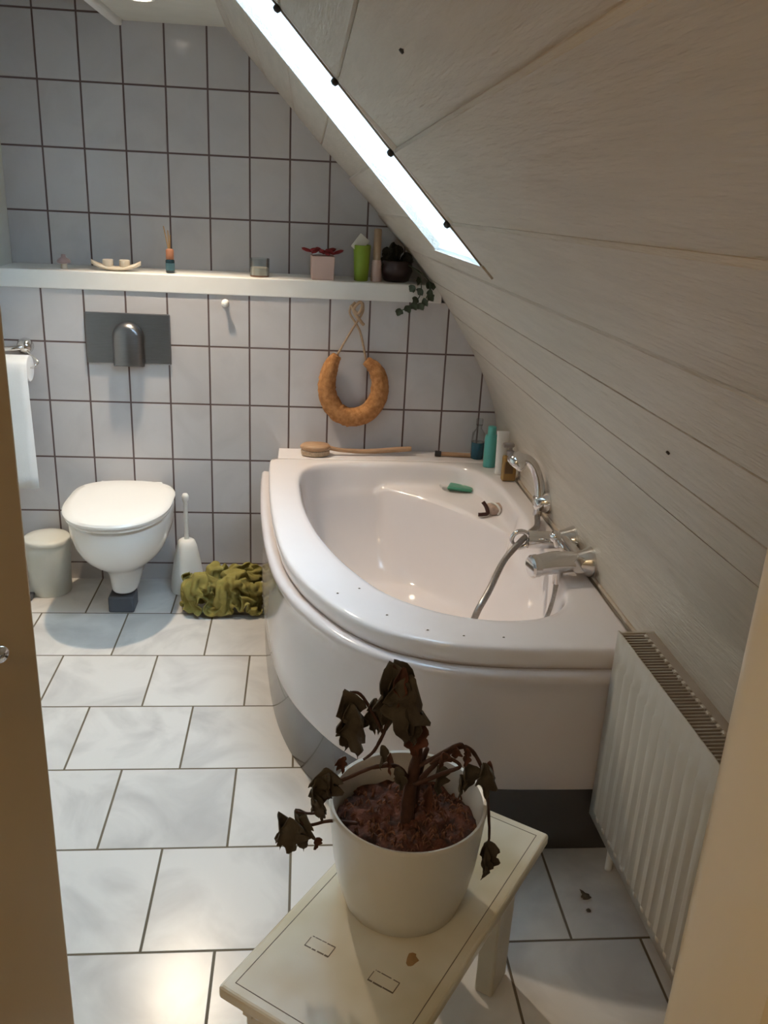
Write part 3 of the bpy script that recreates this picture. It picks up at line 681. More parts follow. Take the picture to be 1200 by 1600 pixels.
# crumpled cloth: a 66x44 sheet, vertex positions in millimetres (3 hex digits each)
TOWEL = (
    '1ab1970051b519c0111bb1ac0131b91a10251af1a20311a01a10351ac19a03c1ac19704d1b11a704f1bd19b04a1be1990581bf1a60621b41a50581c01a50681bf19e0771ca19f0651cd1b00621b91b40641ad1c10631b11d30641b51c40651b81d20631c21cc06e1bc1bb0691ba1b40581b71c30501ac1b70551af1ae0481bb1a80401ca1a00481d01a703b1bf1a70351bf1970301b919801e1c31980121d019700d1e01960061e41a600b1f01a20041fd1a500a20b19800c21519f0172181a000721f1a30142271a602121a1ad02221d1990232241980332311a10322321a60232381a00132411ad01d24a1a401523e1a602124519a02f24e19303b24e1a003424519902724919901625b1970192531a10112591ab0092681a700627a1a500927b1af0172841a001228019f0231a11990111ad1a401a1b01b50181b11ae02b1a71a00261ac19a0341b21a703d1a819c03f1a31a004f1b61a604b1be1a60581b619d0641aa1ac0611b91b106c1b41a00721c51a20761d01af0721c11bc0701b01c10721ac1d30721b31c50751b91d30721c61d30631b51c605f1c61ba0611b31bd05c1b31be04c1b81b10511c31af0471bf1a303f1cd1a70491cf1a40351bc1a50301c21a301f1c31a60101d01a600a1db19d0121e91a10171e91aa00c1f119b00f2031a500d20e1ad0162171a101321f1b10132171a701e2101a802e21d1a502621a1a203922419e02f23019a02522b1a201623b1a701023e19f01f2411ae0212491a803024e1a104025919703a25519902c2501a501b25119802425b1a001b26119f00f2651af0152701aa00627f1ab0092851ac01a2791a30171a21a300719e1a80151ae1a60211b01b70211a91ab02d1a01a10321ab1b20351ae1ab04419f1b004b1a91a20521b11ab05a1ab1a10651a81b00721ab1b60641b31ad0741c41b00761d11b20801cb1c107b1ba1bd07e1ab1c707f1c01c90801cb1ce0751bd1c806f1c61c90621c91bf06f1c11c105a1c11bd04a1b31b80461c11bd0421b81b303c1cb1b40431cf1b20311bc1b202a1c91ad0241c919f01c1d71a30171d81a70081dc19a0141ea19b0121f81a101720a19b0171fe1a801c2071b000f2131ba01821e1b502020f1b502d2141a40332221af03221d1ad02822c1aa02d22b1b201c2381b40172351aa02623f1a202e23e1af0372511ac0362561a20422581a403224e1ad0272591a50232661a002426a19a0192721a50122711b40112801b900c27c1b9021'
    '2841aa01e19c1b000b1a81b40171a01aa01e1a41ba0211a61ba0301991aa02a1a71a40351a41b20401a41bc04c1a41b30581a81a005719c1a405f1a71a006f1a51b20711af1bb07a1bb1b00821c91b608b1d11c50871c31c00891b61cb0881b61d40791c51dc0771cb1c80761d01d20691d71c306d1d01bc05e1cc1b30531c11c204c1ba1ca03e1c41bd0421d01b60371bf1ba0341bb1c00221c21b60181cc1ac0221d21ae0121dd1b000e1e31a90191ee19a0211f71a90241f919b01c20b19b02020b1af01f2011b70212111b702721c1bb0342131ad0402171b30342261b902822e1b20342341b502623f1bf0212431b002b2361a703524019e0392431af03a2511a803425f1b10342571a50292611ac01f26e1ac02e27119e02626d1aa01d2721b701c26d1bc00a2801c100d2821bd0201921ae0151a01b500a19c1b701b19f1b602d19a1c40321a31b603519a1a70391a21a504919a1b50461971b005319a19f05a19f19a06b19d19e0791ac1a50791a61b30821b21bb0861bd1bb0931c81ca0941cc1cf0851bf1d70811b01df07d1b51dc0711c71d706c1d51dc0751d31d10661c91c605a1d51bd0581d01c20481c71cf0441bf1c70351d01c40381c71ba0281c51cc0211cc1bc0181d31b60271ce1aa0211df1af01c1ea1b50121f61ab01a1ee1a302a1f71960282001a002c20e19e0292031ab02d2091b40362111c403421d1ba03d21f1aa03f22b1ac03522d1bf03223a1b90352361c602c2401bd03723a1af03f2401a104524a1b00462471b60372521bd02f24b1b30242591b90262611a90222751ab02526b1b80252671bd01726a1c600c27c1ce00d2791c00121871ac0091931b800f19c1c40171961b601d1971b203119a1be03d1931ae04119919e03a1951a404a18b1ab0541981ae05d1931a20671961a90751a01a30801a61ab08d1b21b408f1b31c208e1b81d30931cb1db08e1bc1da0901bf1e00831b91e60771b71dd06a1c71e206c1c51d80611be1d00501c91c504f1dd1c00521cd1bd04a1c71c90411c61cc0301d21be0311d21d20281d61ce0181d71b90171d81b10271e31a70241ea1b80201ea1ab01c1fa1ab0251fa1a003220619e0362021a502c20519f03920c1ad03f2041ba03b2121b90472231b80462241a70422301af03e22a1c103a2371c603d2351b804123d1b404f2391a30522431a404624e1aa03f24b1ba03c24f1bf02a2531c001c2611b601d2721bb0272701bf01a2681cc01d25f1d200f'
    '26c1d300f27c1cb0131801b10131871c001018f1c901b1971bf02b18a1b202918c1bc03a19b1b603c18c1a703718919f04418d19b05618d1aa05d1941b406619d1b906f1991af07e1991b608e1a81bb0961a81c80891b21d10861b91df08b1c51e50951cc1e90881c51e007d1ba1e70701bc1e40631c41e00511c31d405b1cb1d404e1dd1cd05b1dd1c304d1d41c403d1cf1d60391c91c90351cd1c40261d81c001c1e51ca0181e21b80181dc1b00251eb1ab02a1e519c0241f01ab0301fa1aa03e1fd19803a2021a703820c1af03e2011aa04920b1b804420e1c70412181bc03f21a1af04b2271b10492221c404422d1d004322f1c204b22f1b304d23d1af0462481ad04f2571ac04a2521aa03b25c1b80352601ba02325c1c60212691c402c2771bf0262751c901c2671d901a2721d101a2821d70191731b401e1831b301718c1b801f18c1ca02118d1bf0331951b10351911ba04718b1aa04817d1a70481801a00561881a10681881b206e1941b00761941bf07a1a21bf07f1981c40901a41cf0961a81d80871ad1e10931b91eb08d1c01f30851cc1ef07f1c91e20751cb1e50641d11e50561d31d405d1cb1e20511ce1cf0551d21ce0491e31ca0471d21cd0451d41d60311d71c70321de1ba0271e51c90271ed1c601b1ea1b40271e21ac0361d719e02d1ec19b0301e81a50401f51a30341f91a00432031af0482111ac04f2051b905020a1c804c21a1c40462191b70542201ad0532251c004e22d1cc04c23e1c404d2371b30542351bd0452461bb0482551b904a25c1ab0472681ab03d2621af0312611bf03225d1cc02426d1ca02d27a1cb02826d1d902927d1de0202761d201b1711c00141751b702317f1b401b17f1bd02a1901c10281891b50301851b50401911b904e1811b604917d1ad0561761a30601791a70731851ae07f1881ba0881971c208519d1ce0861941d80931a21e10941a51e20861b21ec0821be1ef0791c91f70711d41f10791db1e906c1ca1e90601d51df06d1d11d90611d61dd0511d61dd0451d91d204e1e31cc0441d91c70391e11cb02c1e91b802a1de1ba0341ee1c302b1f61b40271ed1a90341d91ac0391dc19d03b1e61980471f21a20431f71ad0461fc1a004d2021b005120b1b805e20e1ba04a2121c405321e1c804d2281ba05622f1b10582261c30552351ce0532341be04b23f1c004a2441c903f2471b90452511b303d25d1b504426d1af03c2701b90312601c70352611d302926d1c6026'
    '2791d00282741de02f2801d902417a1ca0191751bf0121761bc02417f1b20321821c302c18f1c50381861c70401891c205418e1b40531861b705e1761b105a1811af06617b1b507618a1bd07c18f1cc08019a1d70801901e108719b1eb08d1ab1ef08e1ab1f80821b71fe07a1bc1f206d1c71ed0731cf1eb0651d71ee0561d91e005a1de1d40661e01d60531e21e504c1d51df0431da1d50391e61cb03f1ed1c60351e21c20261eb1b702d1e51b803b1f61b90391e81b503d1e61b00311dc1ad03f1e21a604b1f11a10521ea1ad04f1fa1af0552071ae05d1ff1c005a20d1c50582121b605e2131c605b21e1b705f2251aa05f22a1b90612321c10572351ce04c2431d20442461c404c24e1c90412531c203425d1c30422691b80312761b403b2721c103525e1ca03526a1d102d2771cf0362811d50282811e102f17b1d500e1831c700f1821c301d1771be02c1811bf03818c1d10371901cf04b1831c104717e1b905217f1c405d1821b906317a1bc06e1891c007217f1cc07e1891d30731961dd07519d1e108219a1f007d1a31fb0881b620008a1c31fb0831c12000741c21f60661d31f606f1de1f50631e51e80621e11dc0591ea1cf0531e11d60481de1db03d1dc1dd0301e81d90381e11ce0391ee1c50311f91bf0281ec1c00351ea1be0431f11bb0331f31ae0391ea1b00461e21b60501e21a40551f41a905c1f11b905f1f81ab0582051b30622091c30662191c40652111b60652161ac06021c1b90642221c60682271cd05b2371d605a23e1cc05124c1c50582581c204d24d1c403c2551c90322621bf03b2731bd0422751ca03c2611cb04425c1d103226a1d503127c1cd03327c1dd0391751d601e1861d50141831d10221791c90311751c104217b1cf0361891ce03d17c1cb0451771c70511721bc05c1741bc06b17b1ca06c18b1c50651841d207118b1d907e1901e907a1a01e80761a91ed07c1a31fb0771b020607c1c120907f1cb1fe07d1d01fd06c1d81f40631e61eb06c1eb1ef05a1f11e105b1e81dc04f1ed1d90411e41e70421e61eb0331e31db02a1e71d002d1f41d203b1f91d302c1fb1c60331f01c903e1f11b90412001b303d1f71b204c1f01b90591e01b50571e41a80621f21ac0681f81bb05c1fb1b706c2071b306b2111c206f2131b006f21d1a606a21d1b807022a1bc06a2291cc06a2371cb06323a1bd0582491b20572541af0542521bf04c24c1cb03c25a1cd0402651bf0432751c404a26d1c5039'
    '2641d203e26c1e103b27f1d903d2811db02c1741c702317d1d502418c1dc0271891ce02c1811ca03e1701c904317c1d603e17f1d304d1861cb0571741cc05b1711c906d17b1ce0611851d40691951c906919c1d30721a01e10701991f40701a61ef0721b01f60731b220506d1c12050711d02060731e11ff0741de2010621e71f90701ee1ed06b1e81f005a1e61e904c1f51e504b1ee1dc03e1e81df02d1ee1df01e1ef1ce01e1f01d802c1fd1db03a1fb1cb03e1f91be0311f71c30401fb1b80471ea1b604b1ef1c50521ea1bf05d1e31b506a1f01b50721f51c50682041c506b1fc1b507520a1b10732171af07d2201a207a2251a80692261b60712301bf0722311be06023c1b20602441bd0602481ba0532541c60582581cf04725a1bc04425f1c70502681ba0482681cc0492711d604926e1d303a2721df03a2821dc03916a1cb02b1761d302e17f1e202618b1de02f1871da0421731da03f1781da04e16e1cf04f17f1d50531741da05e1701d806f17d1dc06918c1df0621871ce06119a1ce0651981dd0631a31e606a19f1f80671ac1f306a1b81fd0661c81fd0661d81fd0681dc2090691ea20306e1e91fa0611f61f70601f41e905b1f61ed0501ed1ed0421e81e40361f61dd02d1fa1e201e1f91d50151f61cb0212021cc02e20c1c80382051be02d2041c803b1f61c50481e81c204a1e71c805b1ef1cb0661e11c206d1f01c206a1fc1ca0711fb1c10782081c30732031b607f20a1aa08321b1a908521f1af07722f1ab07c23a1b10722371be06c2441b506c24f1b90672451c205d2481d305524f1c604d25b1bd0522661b504b2761b604c26f1c30542721c80462791d50452751e004927c1d20411641d502516b1cc02d1721de02c17f1da03818b1e30341841e00441701e10441671db04b16f1d40581811d405b1731df06417d1e807018e1e90691931d606818f1d20581a11d406119d1e50611a91ef0621b01fa05c1bf1f405f1d21f405c1d020305d1de20305b1eb2070601f61fe05d1f61f40522011eb0572001e404a1fa1e903d1f41e502d1fe1e10392041dd0251f91d20232001cc0172091c802220c1be02d2001cf0352001bd03f1fc1bb04d1f71cb04e1ee1d70551e81d70641e11d30711e81c30771f51c207c2041c308120c1cf0782121be07a20c1b80892181b908a21e1bb07c22f1b608423c1b808123e1c607523e1c406824c1bd07424c1cc06a2401ca05b2521cc0582611cc0552621ba05926c1ad054'
    '2791b605227f1bf04a2851cf04d2841df04c2751e104616a1cd0161741ca0221691d902216e1de03317e1e90341891ed03d1821e404b16e1e504f1741e005a1841de0511811e805d1891e50671881f00731941e706718e1e00571951d50521a51dc0601b21e40611ba1f005c1be1fe0531c41f105c1d11f70551e11f50581eb1fe0551f92040502051fb0561ff1ef04d20d1e604520b1e90381f91ec03a1fa1e802c1fc1dc0222031db0302091d101f2191c801d20e1c60222101d00332031cf0412021cb04f1fb1cd0591f21d40601eb1e30661e91dc0761ed1cf0801fa1d20761f61cc0822031cc0852131cc07f20d1c509021a1c20922241bb0852261bf0772321c008823d1bb07e2381c40712451cf0722411c906224f1c20622541cd06725a1bf0622561b10632641bd05f2731c106027f1be0562841cb05d2851db05c2831d90491711d901017c1d801d1771e002c1661e80321751e003d17e1f00361841f20431811e905216d1ea0531781ea05d1891e90511921ec05d18f1f706819e1f00611991e905119c1e005919f1d20511ac1e10551b31f10531bd1f704a1c41e90511d11f004c1d41fd04d1e220104b1ee1f80511fe1fe04a1fe1f504220e1f403d1fb1f00392061e60382091e70282071e40192091d70212131d902e20b1ca02821b1c202521c1c50372131cf0422071d70491fc1d604d2001d705c1f71dd0691f01d006e1f01db07b1fe1de0792031d30802031d90902031cb08a2111d308821a1c50862281c708c2211cb07e22a1c80752311c60872331cd07c2391cf06d2491cd0702531cf0682551c70782561b806f2631b106c26e1b306026f1c00542791cb0542771cc0652761dc05d2851e10571741ea00e16e1df01817b1ea0221771ec0331661e903b1761f30401791e804917f1f404617b1f00551741f60651841f106218a1f00541961f705c1a71fa05f1a41e80581981e504d1a51dc04f1b61d50581bb1e705b1bc1e904a1cd1ea0491c71f40401d41f20471e11f90411f21f40441f32060432052020412001f60371fe1e702e2061f102e2161ed02720c1df0282121de0162101d401f21b1d702b2241ca0282271cd0372211d40442121d205020c1dc04d2091e505b1fd1db05b1ff1d806b1f91e40731fa1e50832061e00782131de08220a1d90902171d709421a1d50862261d40912261df07e21f1d307822f1cf07523d1cc08523e1d207b2461dc0712581dc06e2601ce07025c1c007826c1b7076'
    '2711be06926e1ca05d26d1d504e27b1d705427a1d40662831e60651841e40141731ed0151681f00211661ed03016e1f303d1641ed0461701f204d1771fc04f1821f705b1792020681881fa0681911fa05619a1fb04e19f1f00581a81ed04d1a21dc0471ae1e60471a91d804c1b61e204b1be1d504b1ca1da0421c81e90371d31f20391de1ea03f1e61f90471f41f803d1ff2020352091f702c1fb1f00222081eb02220d1f20312181e802e21b1db0212191cf0132241cf01f2251da02e2181d10362161db04021f1d904c2161d90582111de0642031e905d1fb1e706a2061ed0731fd1f507e1fd1e40832091e308f20d1de0822131e408e21e1db09422a1e208b2311d608c2311d407c2281dd06f2391d90772461d808724e1d407b2471dc06d2531d50782641d107525f1c207026f1c507226b1d00682711dc05b27a1e70542751e40662851d806818b1f101717c1f801b1711ed0271691fb02e1651ff03a16c1f70481691fa0551761fc05c17b1f904e18320005c18c20606b19820505b1a21f90581aa1f704f1a11f20421ab1e70481b41df03e1aa1d303f1bc1d60431c71dc0411c41d70331cd1e10421da1ea0411de1f90401ec1f903a1ec1f102c1f62000291ff1f70362041f60241fc1ec01f2061f50202181f402321b1eb0182231d80162311cf01822d1cb0272291d60382211e403c2181e404621f1e50542171ea05e2091f505f2091ec06b1f71ed06f1f01ed07d1fc1f30871fc1e90912091ec08721a1eb0812221e90912321e509523f1d60922311e00862281e907b23b1e607b24a1e80802461e407423b1d906d24d1d60682601d60642561c70682651cc0682641da06d26f1da06b2721eb06327f1f206f2781df06c1881e40201881f40241751fb0281751ff0351731fd04516920604916520605917120905d17d20305818b20c05c19520106418f1fb05519c20304e1aa2040481b01f50471a21ef03e1a61dd03d1ad1d00341bc1db0381bf1eb03f1c11e102d1d01de0301db1ea0351de1f70311e920002e1f21f70381ed2080301f31fc0281fc1fa01b1fd1ef0102041e90172111e501d2201f102422a1e90192291dc0262391d402a2351dc03a22b1e20462231eb0412171ec04921e1f30572161f10662021f50641f71fb0701eb1fa07b1ef1fb0891fb1f509120a1f908d2161ee0912251f10862341eb0882421e509423e1e40822331ee07523e1e606d24c1ee0732571e50702451e40652481d80582501db069'
    '2591d405b2671cf05d2651e205d2621e206f2641f106c2741fa06727e1ee06518d1f00231881f003317a1fc03616920603a17720b04117420004d16e21005217121706117b20f06718a21406819920f06219220a0501901fc0461a21f80461aa2000381b31f60411b51e80411aa1de0351b71e302a1c41e10331d01e30341d21dc0211e61e60241eb1ee0301e61f70271ee1ff0301f820702620120002c2081fc0202061f80102091ec00a2161e400f2221df01e2281f402222b1eb02e2391e20252391e803522d1ee03e22a1f004d21c1fb04a20f1f204e20e1fa05c2022020681f22040691ed2070771f720408120120308c20b2030962191fb09222a1f908c2371f10942491f00932461f00822361e60822301ed07123c1e207024e1ef06b2571e30642441d80652521e005c2671dd05e25a1cc05c2671d105625c1e105d2691e50622661f405a2781f605717e1f102c1861ff0351801fd04517920903a16820e04217820e04617820705317921705417e21e06218120f05d19320e0551a020d0491a11fc0441971f003f1a11f30341aa1eb03c1b61f30391b71e50301b71d60221ca1d90241cd1e90261d71e80201da1e602c1e41f00251f11ee0211e71f90271f020301d20020402020a20801b20f1f901b2111f700e21f1f10112251df00c2321e30192371f00222321e60322361f50302381f603e22e1fb04021f1f603a2111fb04420b20305220020c05c20120b06c1f92110792022030742081fa07f20f20608821b20d09022c20709523820008c24820009223b1f70862401f207b23f1ee06d2351e50632481e00642541e505b23f1dc05a24b1d105b25a1dd0602591d204e2651d404925b1e704e26b1e50522611ee04d26a1fe0561881fc0261791fc02d18120703618020f04617121b04416821004917721204b18721105218222005519021405718d20404c1972060411a22020371981f703119a1e802c1a91e40311b61e902d1c21ed02d1b41e70231bc1db01b1d01e00161cf1e40281d81f40291e11ed0181eb1f10141e820101a1f81f80141fd20801320520300c2112070152182030082141f200a2251f000a2371ea00d2411e801b2361f402722a1fc03123620003722f2080402241ff04721720603f20f21004c20721905b20921706b1ff21d07620420f07b20e2050802161fa08422520008e22f20c08723f20b0862502040842431fc07a2311f707423f1fb06e2421eb06b23a1e605e2431ed05324c1df05b'
    '23e1d805624e1d605225e1de05a25a1e004a25e1e604126c1de0462701e90502781f605317f20701a17a20f02716f20a03417b21703916a21303a16621d04517121e04e18121a04a19022104b19821104d18920f04618c2050381961fb03e1991ed0351a61e902b1a51df01f1af1ee01e1bc1f401f1b91e60191c91e401d1c01e400f1d31ea0191d11f701e1da1f00271e21fb01b1f01f70161f61fd00720020a00520c21000821421301521a20501721c1ff00922a1fc00822d1f601623d1f601823e1ff02723220002422c20202f22220403b22a20c04821e1ff04621220205321221005f21421c06b20a22407521121708021720807621f1f907722e1fb08023120a07a24220d07a2512070792481fd0702371fd06723e1f00642511f30642431f205924f1e80592511de04d2441d204c2421e00512501d904e2611d804a26d1e40462771e803d27c1f304827620104417120302018020202917320d02516c21303316822203a17322504417c21904918822304b18f21a03f19c21f04919221103e19920303d18b1fe0381991fd0351971f00271a21ea01c1aa1f60171b61f10111c21f30211cd1f30181be1f20111cd1eb00a1d81eb0181d81f801c1e02090241e42050161ed2100091f621c00620522200a21521e00a21d20d00c21c1fd0182292070132361fe00b24320401324420a02323520b02522f21003022121103322f20c03b22320d04921d1ff05221720206120d20c06921221907621d21f08222021008421e2070762281f80742371fe07624520307125420b06c24d1fe06723d1ff05f2391f00572491fa0582551f405e2511f304e2461e504d2501da0432431e00432491d20422551dc0402631e303926c1f103827b1f003627f1fe0371741f201c17820302118120503017220f02b17221f03018022403a18221503c18822003d19a2220451a521704119920904318f20c03218d2000281921f402919b20102a1a61f002a1b01f90241bc1f00221c21fd0231cd1f20261c71ff0181cc1f90091d71ef0081e01fa00d1dc20c0161ec2070221f820a0171f521c01820122501921322001e21c20f01f2241ff02323020801d22d20b00a24021100a23b20d01923421902223122002e22a21302a22421903b21a20a04121a20e04e20e20b05b21821206321c22307022921d07823221208022c2040742261fc06523420406923f21006f24920b06424d20205a2411f50512361f30452421ec04b2501f905025e1f4057'
    '2591e804c24c1e603d23f1dc03724b1d303525b1d70342671dc02d2671ec02d2721f602d2811f302f1831f501118820101818820a02918020e03418321c02e17421603018721a02d1942160351902210381992120371a320603619721002819a2000231961f501b1a51f90211a920102f1b82000311b61f002e1c61f402e1d51f502d1d52030221d11f60141cc1fe0081d720900a1e321200a1e721401d1f621601420221001720d21801620b21202721420302221f20a02b22921401e23421201522f21b00824021c01224022501f23821702422d21f03122e21404221c21603a21421b04a21b21205821921f05c21621706a21d21207523021807322520b06e23220506a23620805c24621106123e20105f24420b05224f2020532451f204a2431ea03f2521ee0432631f504b2581ef03b2521e20312451ea03324d1dc02d2551d202725c1e202426d1e20262791ee0242731f902d17d1ff00918b20b00d18220901d18821402a17a21802518022202c18b21f03619a22103019021402f19d21702b1a820b02f1a020702019320101719d1f900f1a52030191b22020221b31f30291b41fb0391c31fb03b1c81fe02d1cd1f30241d520201a1c72050131d12130111da21e00d1eb2220161ef20f01e1fe20f02420a21702420320902821120703021521702721e21501622c21e01a22a22700e23b22a01423122501e23c22402723722503722721b03522321b04621922804e21121b05321c21504e21e21205c21c20306b22221106b22520205f22f20a05c24021005f24b20c05423c20805223b2020442481f904a2532010492461fb03f2581fa03c2691f603c2611ec0302571ef0262471ec0252441d90232501d101a25d1de01526d1db01526b1e701d2761e702c17520201517e20400718a20f01218321a01d18720e02318d21c02418522702b18e21602d19121002119e21001f1a021702f19d21301e19920b00e1a22030071af1ff00d1b71fb0151bc2000231b42050311be1fd02f1cc1f30361d51fd02e1d020b0261d620d0181cd2190201d42260181de21a01c1e921502a1f421f0211fd21f02a20421901f20821202f21820b02b22421902421e22301622722f01923323400f23922f01c23823102d23123403d23822303d23022504a21f21f04321822705222721e05422a21806122820c06422521805f22620b05523420704f23121205824221605223920f04524220703b24020204a24f20e0492532010432541f2044'
    '2601ff0432681f90332591f90332581e902a24a1e701e2521df01425c1e801f2691e90122781df0152811e701e16620201316f20b00a17c21101518621700a18d21701a18221f01d18e21a02219022703119721d02119c21c0141a82190231a92090231a82040121ae20d0071bb2060081bd2080161c62070211c020d02d1ca20502e1c420103b1d820003b1db20002c1dd2100261ce21a02e1d82260251e822501f1e92200301f421102a1fd2180341fd22202520d22202921621303422122202c22222d02121923401422923c01723023b02422922d02f23b22f03023e23404223023704922d22804522422405422422406522021e05822c21c06022e21c05123921305823921a04a22921b04a23821904224821004223521203e23d20403b2502070392471f903c2501f40302532030362622050342671f602c25d1f402224a1f401724d1e700b2571f20192631ec0222711eb01227f1e401116520a02217220b01b16b21701117522000818622600d18e21701419622301818f23102619922a02a19c21b0221a221a0131af21501c1a320e0151b12170111b720d0151c82120171be2110241cc20a0251d42100351d12090421cb1fb0401d72050381e420e0331dc21d02d1db22d0311ea22b02b1f321e0311f220e03a20620b03520921c02f20922d03321b22303521822402421a23402820f23501e21d23f02122623f03123023802922a22d03422e23604222d22b04623322b05622723605522a22205722621e06522722305123822204b23422005924022805123d22104723c22a03f23d21b03824321a04a24720b0472422120372471ff02f2401f303224b1f802b25320402a2652020272551ff0272591f401c2501f500a2601f000c26a1f301c27e1f10132741e701a16521302b16721401a17521201c17d21e01417522b01218622701619222900b19122701e19f22401d1ab2250261a422a0191aa22300e1ac21d01a1ab20e0161b12050231b82120211c820c0231d12110301ca20a03e1cd20d04d1d420004b1e12040411dc21203e1e42130361e22230391f32330351f822603a1fc21503d20c20c04120321a03d20c21e03121321303b21422703621223603521023e02921824c02222824c02823524403022b23e03b22622a03c22322d04c22c23805a22422a05e23422306023321206623622005823b23005623f21d05e24821c04f24522b04724422003c24222903024721a03925121504424e21003224a208041'
    '24e1f903424a20802c24a20002025420802a26420102325a2000132601ef0112671fd00b2691ee0092731f401827e1f001f16422102816e21f01d17721b02817d22801f17022d02017923501718922c0191972300101a52300161af2330201ac22302b1ad22601c1b82220121b521401d1ae20e02d1b821802f1bb20a02e1c520e0391cc20f0471d821503f1d220c04b1e020704b1e221704a1ef20d0451ec21d0471e223003d1ec22203e1f421004220220b04c20b2170471ff21b03c21122004021d22a04022023103321b23d03421224a03022224903523224c03c23a24104322b23c04423223605122122d05922222c06b23322806e24121b06b23e22806224d22f05b24522205525222305524a21b04b24b22604124923203124e22302f25922003e24e21804325620c04a25a20203c25920d02d24920f02925421502325520801d24c1fe0132601fb0182731fc01b26f1fd00627c1f400a2841fb01716d22c02c16621d02c17222602717d23602617b22402e18422d02118423b01a19223601e1942340101a423501419f22a0241ab21e02a1b722601d1c021e0241b621c0321b120d0361ba20603d1b821403f1c020603f1c62160451d521b04d1d02090461e12090531ed2100541e721e0541d922f0491e322404b1f721f0471ff2160551ff21a04420122803f20b22304e21122a03c21f23104021323804021a24203b21a24d04222b25004922c24304322924305423323f06123422e05b23122306822e21506a23322307324521f06d25422206224921706324c21505424d22805524e23604924622a03e25822a03825021903625820d03f26421304b26920803c25921003925421902c24621602324820f01724e2070092602010082662040192731fb01327620100528320600c16522403417122802f16923602817423a03317522e02818323002e18024302718c24301d19723901e19e22d01f1a023702e1a92260361b922202b1c322f0261c321e0281bd21c0371b220f0431be20e04c1b72000491c320804f1cf2110581d82080521dd21705a1ed2100631e42120571d721f0541e52260581ed22c04b1f521704d1fb22604e20023504520822803e20e23404921422704521e23304a21323f04822124004821c24e04f22e24c05023723f04d23623205a24222f06024121e06323b22306e23e21f07f24a21507724f21406425420f05625a21a05425622b05e25c23205124623004f25123003d25222004725d21903d'
    '26821f04927021503f26820803526020d02925521c02424d21c01525221100625b20b01126d20e01627b20601127020d00b27720500216722903f17323103a16323503416824102917923e03017b23203c18323702c18f24002a19f2400271aa23402819922a0341a021c0391b022503c1b822c02c1bf2230351ca2170381be2170481b52170531bb2090531c62030591d22090671d121105a1d621e0621e120f0691ea21b0631db2280631dd22b0541eb22505c1f921805a20322405a1f922b04b20223304620723b03b20c23704821322d05421723b05422523d05321b24a05d22c24d05e23a24605924323905c24223306c24b22a06724223107024a22907724c21e06c25d21406c26120905d26421705e25c21f05325223105d24d23c05525122804b25f21d04b26522503c26521803c26f22203427421103226521903025e21202125621201025722000926521300a26020501327220601f27820f01827b20201317622e04117922403716b23203f16b24103917b24a03718123e03118323703f18b23102f1992320301a82400321ab22e0311b121f0361a421a0431b622203d1c62300351d02260391ce21f0491c22160501bf2120601b82050601c82130611d82140681ce22006d1de21d06c1ee21b0701e92250641de2300601e722d0501f52280541fa21806320022505c1f72360531ff23d04720c24604921223b05521a23105e22623606122324606822c24005e23524906524224705d23b23d06523e22c06d24f22d07225021d06c25922906a26221f06526b21206226b21905026422d05325f23606125b24105725823904726022904d25522304425721b03626321203526d21c03827020e02f26820901f25e21601c25f22701425b21701026a21301027221501f27b20702127a21001516b22704a17a22204717d22f04316e23f04517923d03918424903818f23a03718b22e04119623504319f22e0391ae23e0381b122c0391a822204d1b122a0481c32220441d12270491c52210521c621905e1b321e05f1b320e0691c621106f1d52110761ce21d07b1de2190791e82270781e422106d1ea22a0661e723905a1f823405e1f822406d1f322b06420122f05f20723205020724105521024705d21d24006422223106d22d23b06c23223106323723f07024324706d24a23906724423107a24d22207d25722807125d21d07026a22106e27721706727421b05426722105726823205726424405425324604b251232046'
    '25c22f03d25e22602f25821903126422203126e21a02a26e20d02c26721c02926721701825e22401926e21f01a27321100e27a21701c28821601a16e23305316a22d04717c22504e17a23405118423504317824403c18824403e1902390471912290421a122804719c23803b1ae23c03a1b822c0401b32230551b922d04c1ca23004e1c922905d1cb21e0691bb2280621b321b0701c121b0761c721107f1d52160881e52160871e821707a1ea22a0781f32350701e12310691ed23305d1f72330671ff23205720522306521122505b20923605f21423f06521824607222823d07122d22f07523423906b23a23107a23f24407a24b24706c25023506c25522b07c26222307525922a06526822e06127722406d26c21e05f26522b05427522c04926423404e26224504825324503f25a23f03125822f03b26322902e25e21903126122002226f22002e27622502227021402626c22401a26a21b00c27921c00728221701028322501916a22605b16323405117223405117e23105c18322a04f17723a04918523a04519023403a18c23304d19d2310531a323f0451af2320461bf2390401b92350501c522b0551c42380591d523105f1ce22c06c1ba22f06f1c022106f1c322507f1c82180891d42210801df22408c1ec21d0881f521f07d1fd2290711eb2310701e823b0681f823d05c20823c06320722e06e20e23105d21022506721922f06e22223a07122823d07e23523907d23224707124023d07624723a08624b23b07625824307025a23506b25c22d07e26222e07026523b06626c22a06527c22506227523205b27422605727723404926423304926424404025e23703d26123602f27022e03526222703625422302726622c02a27622902f26e22502427922601826822901327722700f27421900628321f00816123206316723f05c17024604d17223a05918423205d18723805018124704119024203b19923504319623c0521a123504b1ad2310551b02350491bd24204e1bb23305a1c02330671c923f05b1d223d0681ca22e0721b722b0771b62280841c322408d1cf22c0841dc22807f1e822908a1f82250891f222d07c1eb23f0711f62430651eb24905a1fd23f0591fc23506e20c23806e21a23406e20f23407d21e22c07622b23007e22d24008523724007c23d24f07924823d07624f23508225d23807925824306c26023807026a22e07e26b22c06f27023706627e23306227e23c05026f23705a26923b04d272234040'
